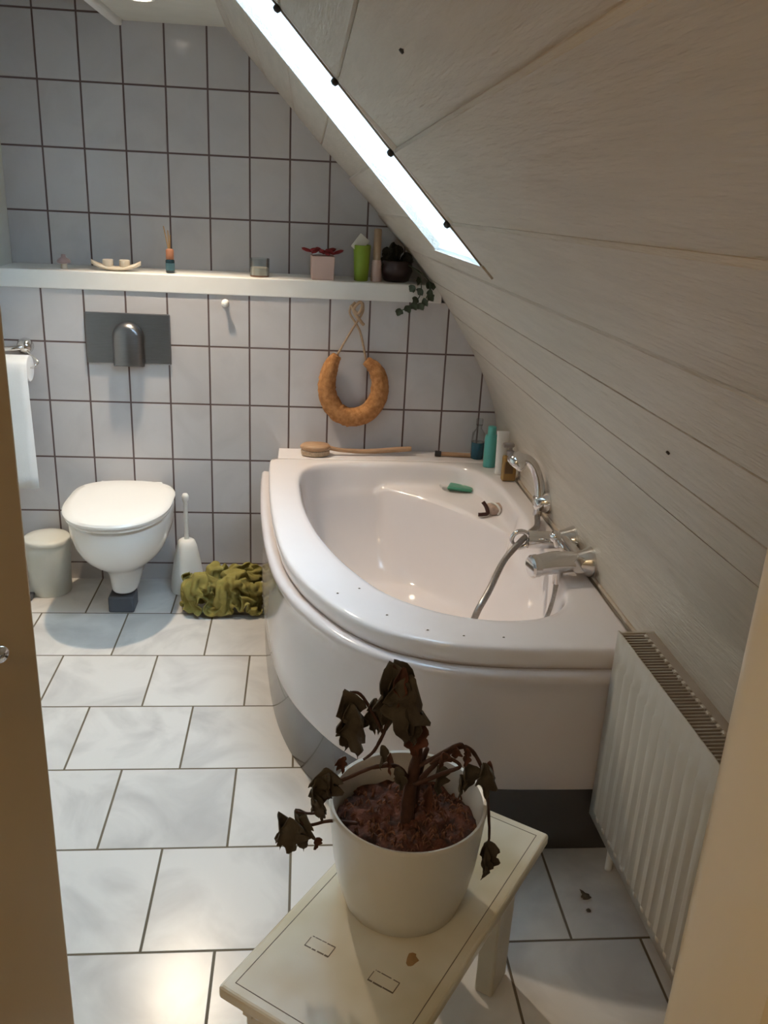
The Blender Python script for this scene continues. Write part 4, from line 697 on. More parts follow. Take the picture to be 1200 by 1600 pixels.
    '27323f03f26b23303a26324203526323702a25623002c25122c01e26422b01c26e23302a26f23101e27e23001e26f23301627623500627122600d27822700016e22f06916f24206816c24c05a17d24405218a24006019223005718424004d19324704a19d24003d19d24904a19e2400551a723c0601a522c0521b12370581be2430581b52360621c12390691c724906c1c923a0661c32370761b92370871c22320921d322f0901da2340871ea2360831e72280841f22350861fa2350791f02460761f225006720324d05e20224206f20523107b21223b07521524208421b22d08322423908723323508d23e24008823524b08524724c07e24f24108925224207b25c24d07726624507627123807b27923106f27224107127223f06128224005e27423d05126b24804e27624204127623503126a23e03626e24102825c24302725b23302124d23501d25f23401626523d02727523902728023c02126d23c01d27423e00c27b23201428423000817f22f06918024206a17624005c17d24f05f18f24d05c18523e05818624e04f18825104019924f0441a924c03d1ac24a04e1a723a05419e2300601af22f0671b02410611be2450681b423b0711bb24807a1ce2440741d32350781c423007e1cb23a0881cb23f0941da23b0911e923a0921e22370821eb23f07a1fb23a0881f824c0811fd24b07120e24606720024206420923d07321224c07b22124908021f23e08d22522b08423522908423c23209123c24209324424c09025024d07e25423d08726123f08126c24a08327c24507a27623207d27d23c06e27524a06c27324805e27824705027125004626d24b03927f24103c27124a03426324903225524303324e23b02724d24601c25923e00e26324801e27224301c27f24d02026c24b01626723c00e27824101027d23c00218223007718423106817824106a18524105e18525006718424e05819024505318e24304419724805219824a03e1ab24903e1a62480541a024206219f22f0671a623b06e1ad24b0671b92430651b523c0731be24507d1cd23e0721d12360801c72460821cc24b0901dc24a0921e924808e1e724307c1f723f0811f124409120124308920224f07f20925206c20d24006a20324907a20a24808721924e08b22324608222623c08e22c22909023723008524323508f24f23e09324e24e09025b24a08326023d08e26c23c08a26d24a07f27723c08528323c07d28324706d28024e06028325005327c246044'
    '26c24a04627824f03927724c02826324f02725524f02c24724502b25423f02624d24001525c23f00e26224a01e27124e02727c24b01727024b00c27b247002282240010')
def towel_heap():
    bm = bmesh.new(); nx, ny = 66, 44; vs = []
    for k in range((nx + 1) * (ny + 1)):
        a, b, c = (int(TOWEL[k * 9 + 3 * q:k * 9 + 3 * q + 3], 16) for q in range(3))
        vs.append(bm.verts.new((0.656 + (a - 500) * 0.00112, -0.264 + (b - 500) * 0.00102, max(0.004, c * 0.00112))))
    for j in range(ny):
        for i in range(nx):
            a = j * (nx + 1) + i; bm.faces.new((vs[a], vs[a + 1], vs[a + nx + 2], vs[a + nx + 1]))
    return bm
ob = link('towel', towel_heap(), M_CLOTH, smooth=True)
md = ob.modifiers.new('soften', 'SMOOTH'); md.iterations = 2; md.factor = 0.4
md = ob.modifiers.new('sub', 'SUBSURF'); md.levels = 1; md.render_levels = 2
md = ob.modifiers.new('thick', 'SOLIDIFY'); md.thickness = 0.0045; md.offset = 0
tag(ob, 'crumpled olive green towel heaped on the floor beside the tub', 'towel')

# ---------------------------------------------------------------- loofah strap hanging from the ledge
ls_ = thing('loofah_back_strap', (1.146, -0.035, 1.13), 'orange-brown horseshoe loofah strap hanging by cords on the tiles', 'loofah')
pts = []
O3 = Vector(ls_.location)
cl = [(1.080, 0.955), (1.058, 0.915), (1.044, 0.85), (1.052, 0.79), (1.088, 0.735), (1.146, 0.717), (1.204, 0.737), (1.240, 0.79), (1.247, 0.85), (1.228, 0.905), (1.190, 0.938)]
bm = T([(x - 1.146, -0.002, z - 1.13) for x, z in cl], [0.017, 0.030, 0.034, 0.036, 0.037, 0.037, 0.036, 0.034, 0.030, 0.016], seg=18, n=9)
for v in bm.verts:
    nz = noise.noise(v.co * 90) * 0.004 + noise.noise(v.co * 300) * 0.0025
    v.co += Vector((nz, -abs(nz), nz * 0.8))
link('loofah_body', bm, M_LOOFAH, ls_, smooth=True)
for a, b in ((1.080, 1.170), (1.190, 1.142)):
    z_end = 0.955 if a < 1.146 else 0.938
    link('cord', T([(a - 1.146, 0.0, z_end - 1.13), ((a * 0.45 + b * 0.55) - 1.146, 0.006, -0.085), (b - 1.146 - (0.02 if a > 1.146 else -0.0), 0.008, -0.015), (b - 1.146, 0.012, 0.022)], 0.0042, seg=8), M_CORD, ls_, smooth=True)
link('cord_knot', T([(-0.022, 0.0, 0.012), (0.006, -0.006, -0.018), (0.022, -0.004, 0.01), (0.012, 0.0, 0.024), (-0.01, -0.004, -0.005), (0.018, -0.006, -0.045), (0.03, -0.002, -0.058)], 0.006, seg=8, n=6), M_CORD, ls_, smooth=True)
tag(link('hook', L([(0.014, 0.0), (0.014, 0.004), (0.006, 0.008), (0.006, 0.018), (0.012, 0.022), (0.012, 0.028), (0, 0.031)], c=(0.662, 0.0, 1.128), axis=(0, -1, 0), seg=20), M_PLAST, smooth=True), 'small white wall hook just under the ledge', 'hook')

# ---------------------------------------------------------------- things on the ledge
ZL = 1.222
t = thing('mushroom_ornament', (0.076, 0.055, ZL), 'tiny pale mushroom ornament at the left end of the ledge', 'ornament')
link('mushroom_stem', L([(0.013, 0), (0.011, 0.012), (0.012, 0.022)], seg=16), M_CREAMC, t, smooth=True)
link('mushroom_cap', L([(0.006, 0.018), (0.024, 0.021), (0.025, 0.028), (0.018, 0.036), (0.009, 0.041), (0.008, 0.050), (0, 0.053)], seg=20), M_MAUVE, t, smooth=True)
t = tag(thing('boat_dish', (0.262, 0.060, ZL), 'long cream boat-shaped dish with upturned ends on the ledge', 'dish'))
bm = bmesh.new(); rings = []
for k in range(17):
    s = -1 + 2 * k / 16; w_ = 0.030 * math.sqrt(max(0.02, 1 - s * s)); zz = 0.022 * abs(s) ** 2.2
    ring = []
    for q in range(12):
        a = 2 * PI * q / 12
        ring.append((0.089 * s, w_ * math.cos(a), zz + 0.008 + 0.008 * math.sin(a)))
    rings.append(ring)
loft(bm, rings); link('dish_body', bm, M_CREAMC, t, smooth=True)
for i, dx in enumerate((-0.012, 0.048)):
    tag(link('tea_light', L([(0.018, 0), (0.019, 0.002), (0.019, 0.024), (0.017, 0.026), (0, 0.025)], c=(0.245 + dx, 0.058, ZL + 0.014), seg=20), M_CREAMC, smooth_angle=40), 'stubby cream tea light in the boat-shaped dish, ' + ('the left one' if i == 0 else 'the right one'), 'candle', 'tea lights in the boat dish')
t = thing('reed_diffuser', (0.458, 0.055, ZL), 'small dark diffuser bottle with brown top and reeds on the ledge', 'diffuser')
link('bottle', L([(0.014, 0), (0.0165, 0.003), (0.0165, 0.045), (0.012, 0.050)], seg=24), M_NAVY, t, smooth_angle=50)
link('bottle_label', L([(0.0168, 0.010), (0.0170, 0.010), (0.0170, 0.036), (0.0168, 0.036)], seg=24), M_BLUELAB, t, smooth_angle=50)
link('wooden_cap', L([(0.013, 0.049), (0.0145, 0.051), (0.0145, 0.082), (0.010, 0.086), (0, 0.087)], seg=20), M_TERRA, t, smooth_angle=50)
for k, (ax, ay, h_) in enumerate(((-0.020, 0.004, 0.165), (-0.006, 0.01, 0.150), (0.004, -0.006, 0.135))):
    link('reed', T([(ax * 0.2, ay * 0.2, 0.082), (ax, ay, h_)], 0.0018, seg=6, n=0), M_REED, t)
t = thing('glass_tumbler', (0.785, 0.060, ZL), 'clear glass candle tumbler with pale wax on the ledge', 'candle glass')
link('glass_body', L([(0.034, 0.0), (0.036, 0.003), (0.037, 0.066), (0.035, 0.066), (0.034, 0.006), (0, 0.005)], seg=28), M_CLEAR, t, smooth_angle=50)
link('wax', L([(0.033, 0.0065), (0.0335, 0.010), (0.0335, 0.032), (0.03, 0.034), (0, 0.032)], seg=28), M_CREAMC, t, smooth_angle=50)
link('dark_base', L([(0.0345, 0.0005), (0.0345, 0.0050), (0, 0.0052)], seg=28), M_TERRA, t)
t = thing('pink_square_pot', (1.018, 0.065, ZL), 'pale pink square pot with dark red petals on the ledge', 'pot', rz=0.06)
bm = bmesh.new()
def sq(h, z): return [(-h, -h, z), (h, -h, z), (h, h, z), (-h, h, z)]
loft(bm, [sq(0.041, 0), sq(0.043, 0.086), sq(0.039, 0.086), sq(0.038, 0.06)])
bmesh.ops.bevel(bm, geom=[e for e in bm.edges], offset=0.002, segments=1, affect='EDGES')
link('pot_body', bm, M_PINK, t)
rng = random.Random(4)
for k in range(11):
    a = 2 * PI * k / 11 + rng.uniform(-.2, .2); rr_ = 0.028 + 0.012 * rng.random()
    bm = bmesh.new(); lathe(bm, [(0, -0.006), (0.018, -0.003), (0.022, 0.002), (0.014, 0.006), (0, 0.007)], seg=10, sy=0.55)
    ex = 0.030 if k in (0, 5) else 0.0
    link('petal', bm, M_RED, t, smooth=True, loc=((rr_ + ex) * math.cos(a), rr_ * math.sin(a) * 0.8, 0.094 + 0.012 * rng.random()), rot=(rng.uniform(-.4, .4), rng.uniform(-.4, .4), a))
t = thing('green_cup', (1.165, 0.060, ZL), 'tall lime green cup holding a white card on the ledge', 'cup')
link('cup_body', L([(0.024, 0.0), (0.026, 0.002), (0.033, 0.128), (0.031, 0.130), (0.030, 0.120), (0.024, 0.010), (0, 0.010)], seg=28), M_GREEN, t, smooth_angle=50)
tag(link('white_card', B((-0.022, -0.001, -0.03), (0.022, 0.001, 0.03)), M_CARD, loc=(1.157, 0.052, ZL + 0.135), rot=(-0.12, math.radians(38), 0.1)), 'small white card sticking up tilted out of the lime green cup', 'card')
t = thing('bud_vase', (1.222, 0.062, ZL), 'slim beige candle stick between the lime cup and dark plant on the ledge', 'candle')
link('candle_base', L([(0.020, 0.0), (0.021, 0.004), (0.018, 0.07), (0.016, 0.078), (0, 0.079)], seg=20), M_PINK, t, smooth_angle=50)
link('candle_top', L([(0.0145, 0.078), (0.0145, 0.185), (0.012, 0.190), (0, 0.191)], seg=20), M_BEIGE, t, smooth_angle=50)

def leaf_bm(pts_w, length, fold=0.5, seed=0, nu=8, nv=14, lob=0.25, curl=0.3, wr=0.006):
    """a withered leaf hanging from the origin, midrib down -z"""
    rng = random.Random(seed); bm = bmesh.new(); g_ = []
    off = Vector((rng.random() * 50, rng.random() * 50, rng.random() * 50))
    for j in range(nv + 1):
        v = j / nv; row = []
        w0 = pts_w * (math.sin(PI * min(1, v * 1.08 + 0.06) ** 0.62) ** 0.8 if v < 0.99 else 0.02)
        w0 = pts_w * max(0.03, math.sin(PI * (0.07 + 0.92 * v) ** 0.65))
        w0 *= 1 + lob * math.sin(v * PI * 5.2 + rng.random() * 0.3)
        for i in range(nu + 1):
            u = -1 + 2 * i / nu
            a = fold * (1 + 0.35 * math.sin(v * 5 + seed))
            x = math.copysign(abs(u) ** 0.95, u) * w0 * math.cos(a * abs(u) + 0.1)
            y = -abs(u) * w0 * math.sin(a * (0.4 + 0.6 * abs(u))) + curl * length * (0.25 - (v - 0.5) ** 2) * -0.6
            z = -v * length * (1 - 0.05 * abs(u)) - abs(u) * w0 * (0.45 if v < 0.35 else 0.1)
            p = Vector((x, y, z)); nv_ = noise.noise_vector(p * 34 + off) * wr + noise.noise_vector(p * 80 + off) * wr * 0.45
            row.append(bm.verts.new(p + nv_))
        g_.append(row)
    for j in range(nv):
        for i in range(nu): bm.faces.new((g_[j][i], g_[j][i + 1], g_[j + 1][i + 1], g_[j + 1][i]))
    return bm
def add_leaf(parent, loc, w_, ln, rz, m, seed, fold=0.6, tilt=0.0, name='leaf', lob=0.28, roll=0.0, wr=0.006, curl=0.3):
    o = link(name, leaf_bm(w_, ln, fold, seed, lob=lob, wr=wr, curl=curl), m, parent, smooth=True, loc=loc, rot=(tilt, roll, rz))
    sm = o.modifiers.new('s', 'SOLIDIFY'); sm.thickness = 0.0011
    return o

# dark pot with trailing ivy at the right end of the ledge
t = thing('trailing_ivy_pot', (1.300, 0.085, ZL), 'dark round pot with dark foliage and trailing ivy at the right end of the ledge', 'potted plant')
link('pot_body', L([(0.040, 0.0), (0.050, 0.006), (0.062, 0.04), (0.058, 0.072), (0.050, 0.078), (0.046, 0.070), (0, 0.066)], seg=32), M_MAROON, t, smooth_angle=50)
rng = random.Random(11)
for k in range(34):
    a = rng.uniform(0, 2 * PI); r_ = rng.uniform(0.0, 0.055)
    zz = rng.uniform(0.085, 0.150) - r_ * 0.7
    x_ = r_ * math.cos(a) - 0.012
    add_leaf(t, (x_, r_ * math.sin(a) * 0.8, zz), 0.022, 0.055, a, M_DARKGRN, k, fold=0.4, lob=0.1, wr=0.003)
link('vine', T([(0.03, -0.03, 0.07), (0.075, -0.075, 0.045), (0.085, -0.105, 0.008), (0.080, -0.115, -0.04), (0.045, -0.115, -0.075), (0.015, -0.112, -0.095)], 0.002, seg=6), M_IVY, t, smooth=True)
link('vine', T([(0.03, -0.03, 0.07), (0.09, -0.075, 0.04), (0.118, -0.11, 0.005), (0.105, -0.12, -0.045)], 0.002, seg=6), M_IVY, t, smooth=True)
for k, p in enumerate([(0.075, -0.09, 0.03), (0.105, -0.105, 0.012), (0.128, -0.115, 0.012), (0.060, -0.118, -0.002), (0.088, -0.120, -0.012), (0.112, -0.122, -0.030), (0.095, -0.122, -0.045), (0.070, -0.120, -0.040), (0.052, -0.120, -0.062), (0.030, -0.118, -0.074), (0.010, -0.116, -0.084), (0.080, -0.12, -0.062), (0.12, -0.118, -0.010)]):
    add_leaf(t, p, 0.017, 0.034, rng.uniform(-0.9, 0.9), M_IVY, 40 + k, fold=0.25, lob=0.12, tilt=rng.uniform(-.3, .3), roll=rng.uniform(-.9, .9), wr=0.002)

# ---------------------------------------------------------------- things on the tub
t = thing('bath_brush', (1.005, -0.085, 0.575), 'wooden bath brush with a round bristle head and long handle on the tub ledge', 'brush')
link('brush_head', L([(0, 0.022), (0.050, 0.022), (0.058, 0.028), (0.059, 0.036), (0.052, 0.043), (0, 0.046)], seg=36, sy=0.72), M_WOOD, t, smooth_angle=50)
link('bristles', L([(0.045, 0.0), (0.054, 0.003), (0.056, 0.020), (0.050, 0.024), (0, 0.024)], seg=36, sy=0.72), M_BRISTLE, t, smooth_angle=50)
link('handle', T([(0.045, 0.0, 0.032), (0.10, 0.004, 0.020), (0.20, 0.010, 0.016), (0.31, 0.018, 0.022), (0.375, 0.024, 0.026)], [0.009, 0.008, 0.009, 0.011, 0.010], seg=12), M_WOOD, t, smooth=True)
t = thing('nail_brush', (1.555, -0.070, 0.575), 'slim wooden stick with a black tip on the tub ledge beside the bottles', 'brush')
link('stick', T([(-0.058, 0.004, 0.010), (0.0, 0.0, 0.009), (0.085, -0.006, 0.008)], [0.008, 0.009, 0.009], seg=12), M_WOOD, t, smooth=True)
link('tip', T([(-0.080, 0.006, 0.011), (-0.056, 0.004, 0.010)], 0.011, seg=12, n=0), M_BLACK, t, smooth_angle=50)

t = thing('blue_bottle', (1.640, -0.078, 0.575), 'clear bottle with dark teal liquid standing in the tub corner', 'bottle')
link('bottle_liquid', L([(0.024, 0.0), (0.026, 0.003), (0.026, 0.066), (0, 0.067)], seg=24), M_TEALDK, t, smooth_angle=50)
link('bottle_glass', L([(0.026, 0.0668), (0.0265, 0.068), (0.025, 0.10), (0.012, 0.118), (0.011, 0.135)], seg=24), M_CLEAR, t, smooth_angle=50)
link('bottle_cap', L([(0.013, 0.133), (0.0135, 0.135), (0.0135, 0.158), (0, 0.159)], seg=20), M_CLEAR, t, smooth_angle=50)
t = thing('aqua_bottle', (1.668, -0.185, 0.573), 'slim aqua green shampoo bottle beside the white tube on the tub rim', 'bottle')
link('bottle_body', L([(0.022, 0.0), (0.024, 0.003), (0.025, 0.115), (0.021, 0.128), (0.0, 0.130)], seg=24, sx=1.0, sy=0.65), M_TEAL, t, smooth_angle=50)
link('bottle_cap', L([(0.016, 0.128), (0.016, 0.158), (0.014, 0.160), (0, 0.160)], seg=20), M_TEAL, t, smooth_angle=50)
t = thing('white_tube', (1.692, -0.268, 0.573), 'white standing lotion tube between the aqua bottle and the amber bottle', 'tube')
bm = bmesh.new()
loft(bm, [[((0.019 + 0.004 * f) * math.cos(2 * PI * k / 24), (0.017 * (1 - f) + 0.002) * math.sin(2 * PI * k / 24), 0.03 + 0.135 * f) for k in range(24)] for f in (0, .25, .5, .75, 1)])
link('tube_body', bm, M_WTUBE, t, smooth_angle=50)
link('tube_cap', L([(0.017, 0.0), (0.018, 0.002), (0.018, 0.028), (0.017, 0.030)], seg=24), M_WTUBE, t, smooth_angle=50)
t = thing('amber_bottle', (1.707, -0.345, 0.573), 'square amber bottle with a grey pump cap on the tub rim', 'bottle')
link('bottle_body', B((-0.026, -0.015, 0), (0.026, 0.015, 0.095), 0.007, 3), M_AMBER, t)
link('bottle_label', B((-0.018, -0.0158, 0.030), (0.012, -0.0148, 0.075)), M_AMBLAB, t)
link('pump_collar', L([(0.013, 0.094), (0.014, 0.096), (0.014, 0.112), (0.006, 0.116), (0.005, 0.130), (0, 0.130)], seg=20), M_GREYCAP, t, smooth_angle=50)
link('pump_head', B((-0.030, -0.009, 0.126), (0.012, 0.009, 0.142), 0.005, 2), M_GREYCAP, t)

t = thing('soap_dish', (1.548, -0.215, ZS + 0.001), 'flat clear dish with green soap on the tub seat', 'soap dish', rz=-0.35)
link('dish_plate', L([(0.058, 0.004), (0.062, 0.0), (0.066, 0.004), (0.070, 0.010), (0.066, 0.010), (0.060, 0.006), (0, 0.005)], seg=32, sy=0.72), M_SOAPDISH, t, smooth_angle=50)
tag(link('soap_bar', B((-0.048, -0.036, 0.0), (0.048, 0.036, 0.013), 0.006, 3), M_SOAP, loc=(1.560, -0.222, ZS + 0.008), rot=(0, 0, -0.35)), 'green bar of soap lying in the clear dish on the tub seat', 'soap')
t = thing('pumice_holder', (1.622, -0.472, ZS + 0.001), 'tan pumice block with dark brown strap on the tub seat edge', 'pumice', rz=0.2)
bm = bmesh.new(); box(bm, (-0.008, -0.026, 0.0), (0.050, 0.026, 0.034), 0.010, 3)
for v in bm.verts: v.co += noise.noise_vector(v.co * 60) * 0.004
link('pumice_stone', bm, M_TAN, t, smooth=True)
bm = bmesh.new(); tube(bm, [(-0.052, -0.020, 0.008), (-0.038, -0.024, 0.009), (-0.016, -0.018, 0.010), (-0.018, -0.006, 0.030), (-0.028, 0.004, 0.046)], 0.007, seg=10); link('brown_strap', bm, M_SKIN, t, smooth=True)
link('white_band', T([(0.020, -0.028, 0.006), (0.026, -0.030, 0.022), (0.018, -0.016, 0.038), (0.008, 0.01, 0.040)], 0.004, seg=8), M_WTUBE, t, smooth=True)
rng = random.Random(3)
for k, (x_, y_) in enumerate(((1.052, -1.30), (1.17, -1.42), (1.262, -1.497), (1.345, -1.525), (1.11, -1.27), (1.44, -1.532))):
    tag(link('debris_crumb', L([(0, 0), (0.0035, 0.001), (0.002, 0.0025), (0, 0.003)], c=(x_, y_, ZR), seg=7, sy=0.6), M_SCUFF), 'tiny dark crumb on the curved front rim of the tub', 'crumb', 'crumbs on the tub rim')

# ---------------------------------------------------------------- radiator
rd = thing('panel_radiator', (1.684, -1.620, 0.0), 'white fluted panel radiator with top grille on the right wall', 'radiator')
R_LEN = 1.18; Z0, Z1 = 0.128, 0.640; DX = 0.098
rot = math.atan2(0.016, 0.51)
rd.rotation_euler = (0, 0, 0.031)
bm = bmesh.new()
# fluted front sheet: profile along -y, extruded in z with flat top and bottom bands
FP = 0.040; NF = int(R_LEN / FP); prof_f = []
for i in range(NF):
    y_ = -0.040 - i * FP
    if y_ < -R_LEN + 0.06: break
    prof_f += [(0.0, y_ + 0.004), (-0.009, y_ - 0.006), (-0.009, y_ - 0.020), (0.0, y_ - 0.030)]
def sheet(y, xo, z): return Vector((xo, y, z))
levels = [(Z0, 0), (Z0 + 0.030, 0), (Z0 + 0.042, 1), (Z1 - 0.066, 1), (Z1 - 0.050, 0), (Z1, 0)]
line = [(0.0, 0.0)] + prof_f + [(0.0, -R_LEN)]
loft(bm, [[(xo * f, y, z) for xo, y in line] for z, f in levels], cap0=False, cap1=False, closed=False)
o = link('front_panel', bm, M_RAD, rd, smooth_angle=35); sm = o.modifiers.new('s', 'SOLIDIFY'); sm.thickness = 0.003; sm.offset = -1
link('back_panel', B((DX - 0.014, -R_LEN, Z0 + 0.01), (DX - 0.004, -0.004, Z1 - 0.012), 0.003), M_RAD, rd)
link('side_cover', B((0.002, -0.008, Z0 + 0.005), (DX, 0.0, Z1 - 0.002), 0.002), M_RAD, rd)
bm = bmesh.new()
n_s = int(R_LEN / 0.0115)
for i in range(n_s):
    y_ = -0.014 - i * 0.0115
    if y_ < -R_LEN + 0.01: break
    box(bm, (0.004, y_ - 0.0022, Z1 - 0.010), (DX * 0.56, y_ + 0.0022, Z1 - 0.004))
link('top_grille', bm, M_GRILLE, rd)
link('grille_back_strip', B((DX * 0.60, -R_LEN, Z1 - 0.010), (DX - 0.004, -0.008, Z1 - 0.003), 0.002), M_BACKSTRIP, rd)
bm = bmesh.new()
for i in range(int(R_LEN / 0.022)):
    y_ = -0.016 - i * 0.022
    box(bm, (DX * 0.535, y_ - 0.013, Z1 - 0.011), (DX * 0.615, y_, Z1 - 0.001), 0.002, 1)
link('grille_rail', bm, M_RAD, rd)
link('inner_fins', B((0.012, -R_LEN + 0.02, Z0 + 0.03), (DX - 0.03, -0.02, Z1 - 0.05)), M_GAP, rd)
bm = bmesh.new()
for i in range(NF):
    y_ = -0.040 - i * FP - 0.012
    if y_ < -R_LEN + 0.03: break
    lathe(bm, [(0, -0.001), (0.010, 0.0), (0.008, 0.005), (0, 0.007)], c=(0.001, y_, Z0 + 0.022), axis=(-1, 0, 0), seg=8)
link('weld_dimples', bm, M_RAD, rd, smooth=True)
tube_b = T([(0.045, -0.055, Z0 + 0.02), (0.045, -0.055, 0.085), (0.045, -0.055, 0.0)], 0.009, seg=12)
link('supply_pipe', tube_b, M_WHITEP, rd, smooth=True)
link('rear_bracket', B((DX - 0.006, -0.25, 0.45), (DX + 0.018, -0.21, 0.55)), M_RAD, rd)

# ---------------------------------------------------------------- bench with the potted plant
U = Vector((0.586, 0.810, 0)); Vv = Vector((0.810, -0.586, 0))
bc = Vector((0.833, -2.283, 0)); BL, BW, BH = 0.645, 0.318, 0.350
be = thing('low_bench', (bc.x, bc.y, 0), 'low cream painted bench with worn top under the potted plant', 'bench', rz=math.atan2(U.y, U.x))
link('bench_top', B((0, -BW, BH - 0.026), (BL, 0, BH), 0.007, 3), M_BENCH, be)
bm = bmesh.new()
e = 0.020; w_ = 0.0014; zt = BH + 0.0004
for lo, hi in (((e, -e - w_), (BL - e, -e)), ((e, -BW + e), (BL - e, -BW + e + w_)), ((e, -BW + e), (e + w_, -e)), ((BL - e - w_, -BW + e), (BL - e, -e))):
    box(bm, (lo[0], lo[1], BH - 0.004), (hi[0], hi[1], zt))
link('border_line', bm, M_SCUFF, be)
bm = bmesh.new()
box(bm, (0.03, -0.045, BH - 0.075), (BL - 0.03, -0.027, BH - 0.026)); box(bm, (0.03, -BW + 0.027, BH - 0.075), (BL - 0.03, -BW + 0.045, BH - 0.026))
link('apron', bm, M_BENCHL, be)
for px, py in ((0.045, -0.020), (BL - 0.045, -0.020), (0.045, -BW + 0.020), (BL - 0.055, -BW + 0.036)):
    s = 0.036
    sx_ = 1 if px < BL / 2 else -1; sy_ = -1 if py > -BW / 2 else 1
    bm = bmesh.new(); box(bm, (min(px, px + sx_ * 0.075), min(py, py + sy_ * 0.04), 0.0), (max(px, px + sx_ * 0.075), max(py, py + sy_ * 0.04), BH - 0.026), 0.005, 2)
    link('leg', bm, M_BENCHL, be)
def scuff(cu, cv, a, sd_):
    bm = bmesh.new(); rng = random.Random(sd_)
    def dash(x0, x1, y, w2):
        x = x0
        while x < x1:
            e_ = min(x1, x + rng.uniform(0.006, 0.020))
            box(bm, (x, y - w2 * rng.uniform(.6, 1.2), -0.001), (e_, y + w2 * rng.uniform(.6, 1.2), 0.0004)); x = e_ + rng.uniform(0.0005, 0.004)
    dash(-0.024, 0.024, 0.0115, 0.0014); dash(-0.024, 0.022, -0.0115, 0.0009); 
    box(bm, (-0.0245, -0.011, -0.001), (-0.023, 0.012, 0.0004)); box(bm, (0.0228, -0.008, -0.001), (0.024, 0.0125, 0.0004))
    link('scuff_mark', bm, M_SCUFF, be, loc=(cu, cv, BH), rot=(0, 0, a))
scuff(0.156, -0.092, PI / 2 * 1.02, 1); scuff(0.156, -0.219, PI / 2 * 1.0, 2)
bm = bmesh.new(); rng = random.Random(8)
prism(bm, [(0.02 * math.cos(k * PI / 6) * rng.uniform(.6, 1.1), 0.011 * math.sin(k * PI / 6) * rng.uniform(.6, 1.2)) for k in range(12)], -0.001, 0.0004)
link('stain_mark', bm, M_STAINB, be, loc=(0.219, -0.236, BH), rot=(0, 0, 0.4))

PX, PY = 1.150, -2.098
pp_ = thing('potted_plant', (PX, PY, BH), 'withered brown plant in a large white pot on the low bench', 'potted plant')
link('pot_body', L([(0.090, 0.004), (0.098, 0.0), (0.106, 0.006), (0.119, 0.05), (0.128, 0.10), (0.135, 0.17), (0.1375, 0.205), (0.139, 0.211), (0.137, 0.216), (0.132, 0.214), (0.130, 0.205), (0.127, 0.14), (0, 0.135)], seg=72), M_POT, pp_, smooth_angle=50)
bm = bmesh.new(); NR, NT = 22, 72; rr0 = 0.1285
vs = [[bm.verts.new((0, 0, 0.178))]]
for j in range(1, NR + 1):
    row = []
    for i in range(NT):
        a = 2 * PI * i / NT; r_ = rr0 * j / NR
        p = Vector((r_ * math.cos(a), r_ * math.sin(a), 0))
        z = 0.172 + 0.016 * noise.noise(p * 22) + 0.012 * noise.noise(p * 55 + Vector((3, 1, 2))) + 0.006 * noise.noise(p * 130) - 0.02 * (j / NR) ** 4
        row.append(bm.verts.new((p.x, p.y, z)))
    vs.append(row)
for i in range(NT): bm.faces.new((vs[0][0], vs[1][i], vs[1][(i + 1) % NT]))
for j in range(1, NR):
    for i in range(NT): bm.faces.new((vs[j][i], vs[j + 1][i], vs[j + 1][(i + 1) % NT], vs[j][(i + 1) % NT]))
link('soil', bm, M_SOIL, pp_, smooth=True)
bm = bmesh.new(); rng = random.Random(21)
for k in range(260):
    a = rng.uniform(0, 2 * PI); r_ = 0.122 * math.sqrt(rng.random()); p = Vector((r_ * math.cos(a), r_ * math.sin(a), 0))
    z = 0.174 + 0.016 * noise.noise(p * 22) + 0.012 * noise.noise(p * 55 + Vector((3, 1, 2))) - 0.02 * (r_ / rr0) ** 4
    h_ = rng.uniform(0, 2 * PI); ln = rng.uniform(0.004, 0.013)
    tube(bm, [(p.x, p.y, z - 0.002), (p.x + ln * 0.5 * math.cos(h_), p.y + ln * 0.5 * math.sin(h_), z + 0.006 * rng.random() + 0.003), (p.x + ln * math.cos(h_), p.y + ln * math.sin(h_), z)], rng.uniform(0.0008, 0.0022), seg=5, n=2)
tag(link('peat_fibres', bm, M_SOILP, pp_), kind='stuff')
def W(x, z, dy=0.0): return Vector((x - PX, -2.10 + dy - PY, z - BH))
def stem(pts, r, seed=0): link('stem', tube(bmesh.new(), [W(*p) for p in pts], r, seg=9, n=6, wob=0.25, seed=seed), M_STEM, pp_, smooth=True)
stem([(1.150, 0.50), (1.152, 0.585), (1.160, 0.66), (1.150, 0.71), (1.128, 0.80), (1.108, 0.832)], [0.013, 0.011, 0.009, 0.006, 0.004, 0.003], 1)
stem([(1.163, 0.51, 0.03), (1.172, 0.60, 0.03), (1.18, 0.655, 0.02)], [0.008, 0.006, 0.004], 2)
stem([(1.150, 0.600), (1.125, 0.640, -.01), (1.081, 0.646, -.02), (1.022, 0.626, -.03), (1.004, 0.64, -.03)], [0.005, 0.0042, 0.0035, 0.003, 0.0025], 3)
stem([(1.010, 0.600, -.03), (1.000, 0.585, -.03), (0.985, 0.562, -.03), (0.955, 0.574, -.04)], [0.003, 0.0028, 0.0025, 0.002], 4)
stem([(1.060, 0.53, -.02), (1.013, 0.545, -.03), (0.974, 0.545, -.04), (0.955, 0.560, -.04)], [0.003, 0.003, 0.0025, 0.002], 5)
stem([(1.165, 0.60), (1.202, 0.648), (1.235, 0.672), (1.262, 0.650, .01), (1.288, 0.590, .01), (1.300, 0.500, .0), (1.302, 0.462, .0)], [0.005, 0.0045, 0.004, 0.0035, 0.003, 0.0025, 0.002], 6)
stem([(1.160, 0.63), (1.19, 0.668, -.02), (1.228, 0.692, -.02), (1.24, 0.675, -.02)], [0.004, 0.0035, 0.003, 0.002], 7)
